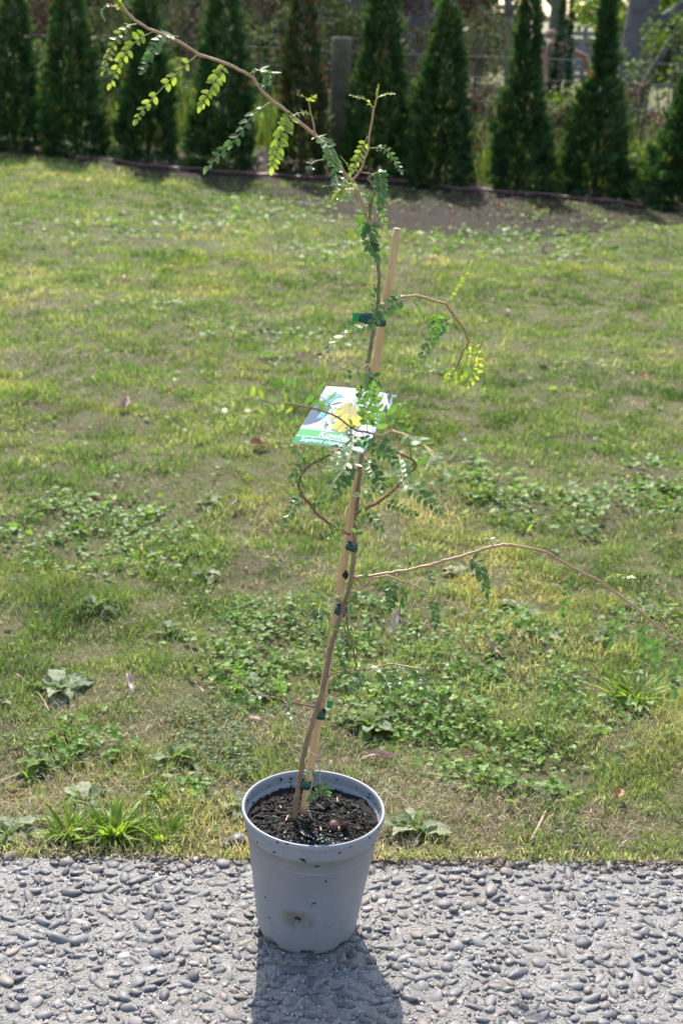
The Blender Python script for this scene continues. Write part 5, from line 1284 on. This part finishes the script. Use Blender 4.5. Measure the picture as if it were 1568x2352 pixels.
cleaf(S8, [(455, 880), (440, 720), (380, 490), (372, 300)], 5, 17, 'o', SY - .2, SY - .24, FC, single=True, start=.2)
cleaf(R4, [(1048, 655), (1090, 630), (1150, 565), (1215, 530)], 5, 15, 'o', SY - .14, SY - .2, UP, single=True)
cleaf(R4, [(950, 445), (1060, 490), (1130, 570), (1225, 690)], 7, 22, 'o', SY - .55, SY - .72, (.2, -.4, .9), single=True)
cleaf(R4, [(1150, 565), (1090, 690), (1000, 785), (900, 835)], 7, 19, 'y', SY - .66, SY - .78, FC, single=True)
cleaf(R4, [(650, 425), (640, 540), (590, 660), (500, 780)], 7, 22, 'o', SY - .40, SY - .55, FC, single=True)
cleaf(R4, [(718, 590), (770, 680), (822, 780)], 5, 17, 'o', SY - .05, SY - .1, FC, single=True)
cleaf(R4, [(650, 600), (595, 740), (530, 840)], 6, 17, 'o', SY - .1, SY - .14, FC, single=True)
cleaf(R4, [(592, 560), (540, 640), (495, 690)], 4, 17, 'o', SY - .3, SY - .4, UP, single=True)
cleaf(R4, [(760, 445), (830, 500), (860, 560)], 4, 17, 'o', SY - .30, SY - .34, FC, single=True)
cleaf(S3, [(860, 560), (800, 700), (765, 830), (700, 960)], 6, 17, 'o', SY - .32, SY - .4, FC, single=True)
cleaf(S3, [(905, 600), (960, 700), (1060, 790)], 4, 15, 'o', SY - .28, SY - .3, FC, single=True)
cleaf(S3, [(1200, 765), (1120, 820), (1030, 830)], 4, 15, 'o', SY - .22, SY - .26, FC, single=True)
cleaf(S3, [(840, 880), (815, 980), (770, 1060)], 4, 15, 'o', SY - .08, SY - .12, FC, single=True)
cleaf(S3, [(1285, 835), (1265, 930), (1310, 1030)], 4, 16, 'o', SY - .2, SY - .26, FC, single=True)
cleaf(S3, [(700, 740), (640, 790), (600, 860)], 3, 15, 'o', SY - .14, SY - .2, UP, single=True)
cleaf(S3, [(880, 560), (800, 520), (760, 600)], 3, 14, 'o', SY - .32, SY - .36, FC, single=True)
cleaf(S3, [(950, 860), (990, 960), (1040, 1050)], 4, 16, 'o', SY - .06, SY - .1, FC, single=True)
cleaf(R4, [(745, 60), (790, 110), (775, 180)], 3, 15, 'o', SY - .03, SY - .06, FC, single=True)
# lower branches
cleaf(R5, [(572, 160), (572, 120), (560, 68)], 4, 17, 'o', SY, SY - .02, UP, single=True)
cleaf(R5, [(680, 132), (640, 105), (600, 82)], 4, 16, 'o', SY, SY - .03, UP, single=True)
cleaf(R5, [(785, 112), (830, 150), (855, 245)], 7, 16, 'o', SY, SY - .05, FC, single=True)
cleaf(R5, [(852, 45), (870, 52), (892, 58)], 2, 11, 'o', SY, SY - .02, UP, single=True)
cleaf(R5, [(1163, 158), (1152, 220), (1130, 320)], 5, 13, 'o', SY + .02, SY, FC, single=True, alt=.6)
cleaf(R5, [(1272, 205), (1325, 184), (1375, 190)], 6, 12, 'y', SY + .02, SY, UP, single=True)
cleaf(R5, [(1338, 268), (1325, 350), (1303, 430)], 6, 13, 'o', SY + .02, SY, FC, single=True)
cleaf(R5, [(1420, 320), (1428, 400), (1425, 480)], 6, 15, 'o', SY + .02, SY, FC, single=True, start=.25)
cleaf(R5, [(1480, 376), (1475, 470), (1465, 535)], 6, 14, 'o', SY + .02, SY, FC, single=True, start=.25)
cleaf(R5, [(1560, 428), (1545, 520), (1536, 600)], 5, 15, 'o', SY + .03, SY, FC, single=True, start=.3)
cleaf(R5, [(395, 192), (470, 150), (528, 148)], 5, 14, 'o', SY, SY - .05, UP, single=True)
cleaf(R5, [(500, 185), (512, 240), (508, 300)], 6, 14, 'o', SY, SY - .04, FC, single=True)
cleaf(R5, [(555, 205), (548, 260), (540, 300)], 5, 16, 'o', SY - .02, SY - .05, (1, -.3, .1), single=True, fold=.6)
cleaf(R5, [(640, 155), (655, 190), (662, 215)], 4, 8, 'o', SY, SY - .02, FC, single=True)
cleaf(R5, [(660, 262), (670, 320), (670, 365)], 6, 12, 'o', SY - .03, SY - .06, FC, single=True)
cleaf(S4, [(928, 552), (820, 572), (645, 522)], 7, 13, 'o', SY - .02, SY - .06, UP, single=True)
cleaf(S4, [(970, 545), (1100, 560), (1215, 600)], 6, 13, 'o', SY - .02, SY - .06, UP, single=True)
cleaf(S4, [(945, 640), (1000, 620), (1010, 540)], 3, 14, 'o', SY - .02, SY - .05, FC, single=True)
cleaf(S4, [(895, 825), (800, 815), (705, 790)], 5, 14, 'o', SY - .02, SY - .07, FC, single=True)
cleaf(S4, [(900, 830), (960, 850), (1010, 830)], 3, 12, 'o', SY - .02, SY - .06, FC, single=True)
cleaf(S4, [(755, 900), (730, 910), (715, 890)], 2, 14, 'o', SY - .02, SY - .05, UP, single=True)
cleaf(S4, [(1000, 960), (1080, 915), (1215, 850)], 6, 14, 'o', SY - .04, SY - .1, FC, single=True)
cleaf(S4, [(930, 850), (935, 960), (918, 1050)], 5, 14, 'o', SY - .03, SY - .08, FC, single=True)
cleaf(S4, [(655, 680), (600, 655), (560, 640)], 3, 9, 'y', SY + .02, SY, UP, single=True)
cleaf(S4, [(655, 560), (700, 400), (760, 352)], 2, 12, 'o', SY + .02, SY, UP, single=True, start=.75)
cleaf(S4, [(430, 300), (360, 262), (320, 250)], 3, 7, 'y', SY + .04, SY + .04, UP, single=True)
cleaf(S4, [(740, 650), (735, 680), (742, 710)], 1, 15, 'o', SY - .01, SY - .03, FC, single=True)
cleaf(S4, [(1018, 1136), (960, 1090), (925, 1150)], 5, 15, 'o', SY - .03, SY - .08, FC, single=True)
cleaf(S4, [(1040, 1134), (1110, 1115), (1185, 1140)], 4, 13, 'o', SY - .04, SY - .08, UP, single=True)
cleaf(S4, [(1090, 1134), (1040, 1220), (990, 1300)], 5, 15, 'o', SY - .04, SY - .1, FC, single=True)
cleaf(S4, [(1200, 1118), (1260, 1210), (1300, 1300)], 6, 15, 'o', SY - .05, SY - .1, FC, single=True)
cleaf(S4, [(1310, 1090), (1370, 1030), (1445, 1040)], 5, 13, 'o', SY - .05, SY - .1, UP, single=True)
cleaf(S4, [(1330, 1094), (1355, 1170), (1365, 1240)], 5, 14, 'o', SY - .05, SY - .1, FC, single=True)
cleaf(S4, [(1480, 1118), (1520, 1200), (1540, 1260)], 5, 14, 'o', SY - .07, SY - .1, FC, single=True)
cleaf(S4, [(1560, 1130), (1660, 1080), (1720, 1090)], 4, 12, 'o', SY - .08, SY - .1, UP, single=True)
cleaf(S4, [(455, 1372), (440, 1290), (425, 1205)], 4, 14, 'o', SY - .03, SY - .05, FC, single=True)
cleaf(S4, [(200, 1306), (150, 1350), (85, 1372)], 4, 13, 'o', SY - .05, SY - .08, FC, single=True)
cleaf(S4, [(122, 1214), (115, 1150), (98, 1105)], 3, 13, 'o', SY - .06, SY - .08, FC, single=True)
cleaf(S4, [(450, 1370), (510, 1430), (520, 1495)], 3, 14, 'o', SY - .03, SY - .06, FC, single=True)
cleaf(S4, [(330, 1345), (270, 1340), (210, 1352)], 3, 11, 'o', SY - .04, SY - .07, UP, single=True)
cleaf(R6, [(754, 296), (720, 292), (672, 306)], 3, 12, 'o', SY - .03, SY - .06, UP, single=True)
cleaf(R6, [(774, 392), (740, 415), (690, 458)], 4, 12, 'o', SY - .05, SY - .07, FC, single=True)
cleaf(R6, [(755, 350), (775, 385), (800, 425)], 3, 11, 'o', SY - .04, SY - .05, FC, single=True)

# ---- ties
M_TIE = simple_mat('green_tie_tape', (.004, .040, .028), (.008, .060, .042), 60, .45, .1, .001, .4)
M_TIELIT = leaf_mat('green_tie_tail_lit', [(0, (.01, .22, .10)), (1, (.012, .26, .12))], .45, .4, .4, src='rnd', tcol=(1, 1.5, 1))  # lighter copy of the tie tape, backlight put into its colour
def tie(centre, h, rx, ry, label, tail=None, tilt=0.0, roll_=0.16):
    o = empty('plant_tie', centre, label, 'plant tie', 'green tape ties round stem and stake'); o.rotation_euler = (tilt, roll_, 0)
    n = 40; V = []; F = []; th = .0006
    for k in range(n):
        a = 2 * math.pi * k / n; c, s = math.cos(a), math.sin(a); ex = abs(c) ** .75 * math.copysign(1, c); ey = abs(s) ** .9 * math.copysign(1, s)
        for (rr, z) in ((0, -h / 2), (th, -h / 2), (th, h / 2), (0, h / 2)):
            V.append((ex * (rx + rr), ey * (ry + rr), z + .0008 * math.sin(a * 2)))
    for k in range(n):
        k2 = (k + 1) % n
        for j in range(4):
            F.append((k * 4 + j, k2 * 4 + j, k2 * 4 + (j + 1) % 4, k * 4 + (j + 1) % 4))
    obj_from('band', mesh_np('band', np.array(V), np.array(F), M_TIE), o)
    if tail:
        dx, dz, l, hh = tail; b = MB(); b.box((dx, -.001, dz), (l, .0006, hh), Matrix.Rotation(-.1, 3, 'Y')); b.build('tail', M_TIELIT, o, False)
M_ = lambda *a: at(*a)
tie(at(*R3(768, 1062), SY + .010), .0150, .0205, .009, 'dark green tie with a loose tail above the label', (-.0245, .0005, .013, .0135), 0, .08)
tie(at(*S4(993, 168), SY + .004), .0115, .0092, .0082, 'dark green tie just below the looping twigs', None, 0, .14)
tie(at(*S4(910, 668), SY + .004), .0150, .0102, .0082, 'dark green tie below the scorched knot of the stake', None, 0, .18)
tie(at(*S4(740, 1480), SY + .004), .0135, .0100, .0082, 'dark green tie with a bright tab in the lower third of the stem', (.0135, .021, .0085, .014), 0, .16)
tie(at(*R6(652, 370), SY + .004), .0125, .0120, .0082, 'dark green tie at the foot of the stem above the soil', (.001, .001, .0045, .0115), 0, .12)
b = MB(); kp = at(*R4(688, 168), SY - .02); b.tube([kp + Vector((-.006, 0, .004)), kp, kp + Vector((.002, .002, -.011))], [.0022, .003, .0022], 7); b.tube([kp + Vector((.002, 0, .006)), kp + Vector((.001, 0, -.003))], [.0014, .002], 6)
tag(b.build('label_clip', M_BLACK), 'small black wire clip holding the label at the stem', 'clip')

# ---- printed label card
def label_card():
    TL = at(*R4(478, 150), SY + .020)
    TR = at(*R4(918, 207), SY - .052); BL = at(*R4(258, 500), SY - .060)
    ex = TR - TL; ey = BL - TL; ey = ey - ex.normalized() * (ey.dot(ex.normalized()) * .85)
    BLn = TL + ey; Wd = ex.length; Hd = ey.length; ex = ex.normalized(); ey2 = (ey - ex * ey.dot(ex)).normalized(); N = ex.cross(ey2) * -1
    o = empty('plant_label', TL, 'white printed plant label with yellow flowers and green name band', 'label')
    sk = ey.dot(ex) / Hd if Hd else 0
    def P(x, y, z=0):                                         # x right 0..1, y down 0..1 on the card
        bow = .004 * math.sin(math.pi * x)
        return ex * (x * Wd) + ey * y + N * (z + bow)
    def sheet(name, poly, mat, z, parent=o, sub=12):
        b = MB(); b.add([P(x, y, z) for x, y in poly], [tuple(range(len(poly)))]); return b.build(name, mat, parent, False)
    def grid_sheet(name, x0, x1, y0, y1, mat, z, thick=None):
        b = MB(); n = 16; vs = []; fs = []
        for i in range(n + 1):
            x = x0 + (x1 - x0) * i / n; vs += [P(x, y0, z), P(x, y1, z)]
        for i in range(n): fs.append((2 * i, 2 * i + 1, 2 * i + 3, 2 * i + 2))
        b.add(vs, fs)
        if thick:
            vs2 = [v - N * thick for v in vs]; b.add(vs2, [f[::-1] for f in fs])
            ring = [0] + [2 * i for i in range(1, n + 1)] + [2 * n + 1] + [2 * i + 1 for i in range(n - 1, -1, -1)]
            b.add([vs[i] for i in ring] + [vs2[i] for i in ring], [(k, (k + 1) % len(ring), len(ring) + (k + 1) % len(ring), len(ring) + k) for k in range(len(ring))])
        return b.build(name, mat, o, False)
    flat = lambda n, c, r=.35: (lambda t: t.done(t.princ(c, r, None, .5)))(NT(n))
    white = flat('label_white', (.78, .78, .80)); g1 = flat('label_green', (.10, .42, .13)); g2 = flat('label_dark_green', (.03, .27, .12)); yel = flat('label_yellow', (.72, .60, .06)); ye2 = flat('label_ochre', (.42, .36, .10)); gry = flat('label_grey', (.22, .23, .22))  # gry is a plain grey printed tone
    lg = flat('label_leaf', (.20, .38, .08)); dg = flat('label_leaf_dark', (.06, .17, .07)); bl = flat('label_bird', (.10, .13, .20)); tl = flat('label_bird_teal', (.12, .36, .38)); pw = flat('label_bird_pale', (.42, .45, .56))
    grid_sheet('card', 0, 1, 0, 1, white, 0, .0007)
    grid_sheet('green_band', 0, 1, .760, .878, g1, .0003); grid_sheet('white_rule', 0, 1, .878, .888, white, .0003); grid_sheet('dark_green_band', 0, 1, .888, 1, g2, .0003)
    q = random.Random(3)
    def ell(cx, cy, rx, ry, an, n=14):
        return [(cx + rx * math.cos(t) * math.cos(an) - ry * math.sin(t) * math.sin(an), cy + rx * math.cos(t) * math.sin(an) + ry * math.sin(t) * math.cos(an)) for t in [2 * math.pi * k / n for k in range(n)]]
    # bird at the left
    sheet('printed_bird', [(0.004, .30), (.06, .24), (.17, .27), (.25, .36), (.27, .50), (.20, .62), (.10, .68), (.004, .70)], bl, .0003)
    sheet('printed_bird', [(0.004, .02), (.10, .03), (.22, .10), (.24, .18), (.16, .26), (.06, .27), (.004, .30)], pw, .0004)
    sheet('printed_bird', [(.12, .16), (.26, .12), (.36, .16), (.25, .20), (.20, .34), (.12, .34)], tl, .0005)
    sheet('printed_bird', [(.16, .42), (.26, .44), (.24, .56), (.15, .58)], tl, .0006)
    sheet('printed_bird', ell(.175, .50, .008, .06, .25), pw, .0007)
    # sprig leaves
    for k in range(260):
        s = q.random(); cx, cy = (.30 + .48 * s + q.gauss(0, .07), .66 - .62 * s + q.gauss(0, .055)) if k < 170 else (.42 + .3 * q.random(), .70 - .12 * q.random() + q.gauss(0, .02))
        if not (.27 < cx < .97 and .03 < cy < .745): continue
        sheet('printed_leaf', ell(cx, cy, q.uniform(.012, .022), q.uniform(.006, .010), q.uniform(0, 3.14), 8), lg if q.random() < .6 else dg, .0003 + .000002 * k)
    # yellow flowers
    for k, (cx, cy, rx, ry, an, m_) in enumerate([(.43, .36, .05, .13, .45, ye2), (.40, .46, .045, .10, .5, yel), (.50, .50, .04, .15, .25, gry), (.53, .40, .06, .12, .35, ye2), (.50, .58, .05, .15, .30, yel), (.58, .62, .045, .15, .15, yel), (.61, .44, .055, .11, .2, ye2), (.66, .56, .055, .13, .0, yel), (.68, .40, .05, .10, -.1, ye2), (.73, .52, .05, .12, -.15, yel), (.62, .70, .03, .07, .1, ye2), (.77, .42, .04, .1, -.3, ye2), (.54, .66, .035, .09, .4, ye2)]):
        sheet('printed_petal', [(x, min(y, .75)) for x, y in ell(cx, cy, rx, ry, an)], m_, .0007 + .00003 * k)
    # lettering
    def word(text, x, y, size, shear, z, bold, width):
        cu = bpy.data.curves.new('lettering', 'FONT'); cu.body = text; cu.size = 1.0; cu.shear = shear; cu.offset = bold; cu.resolution_u = 3
        tmp = bpy.data.objects.new('tmp', cu); COL.objects.link(tmp); dg_ = bpy.context.evaluated_depsgraph_get(); dg_.update()
        me = bpy.data.meshes.new_from_object(tmp.evaluated_get(dg_)); bpy.data.objects.remove(tmp)
        wx = width / max(v.co.x for v in me.vertices)
        for v in me.vertices:
            v.co = P(x + v.co.x * wx, y - v.co.y * size / Hd, z)
        me.materials.clear(); me.materials.append(white); me.name = 'lettering'; return obj_from('lettering', me, o)
    word('Kowhai', .32, .866, Hd * .132, .12, .0006, .022, .44)
    word('Sophora chathamica', .10, .968, Hd * .095, .22, .0006, .012, .78)
label_card()
print('leaves', NLEAF[0], 'leaflet budget left', BUDGET[0])
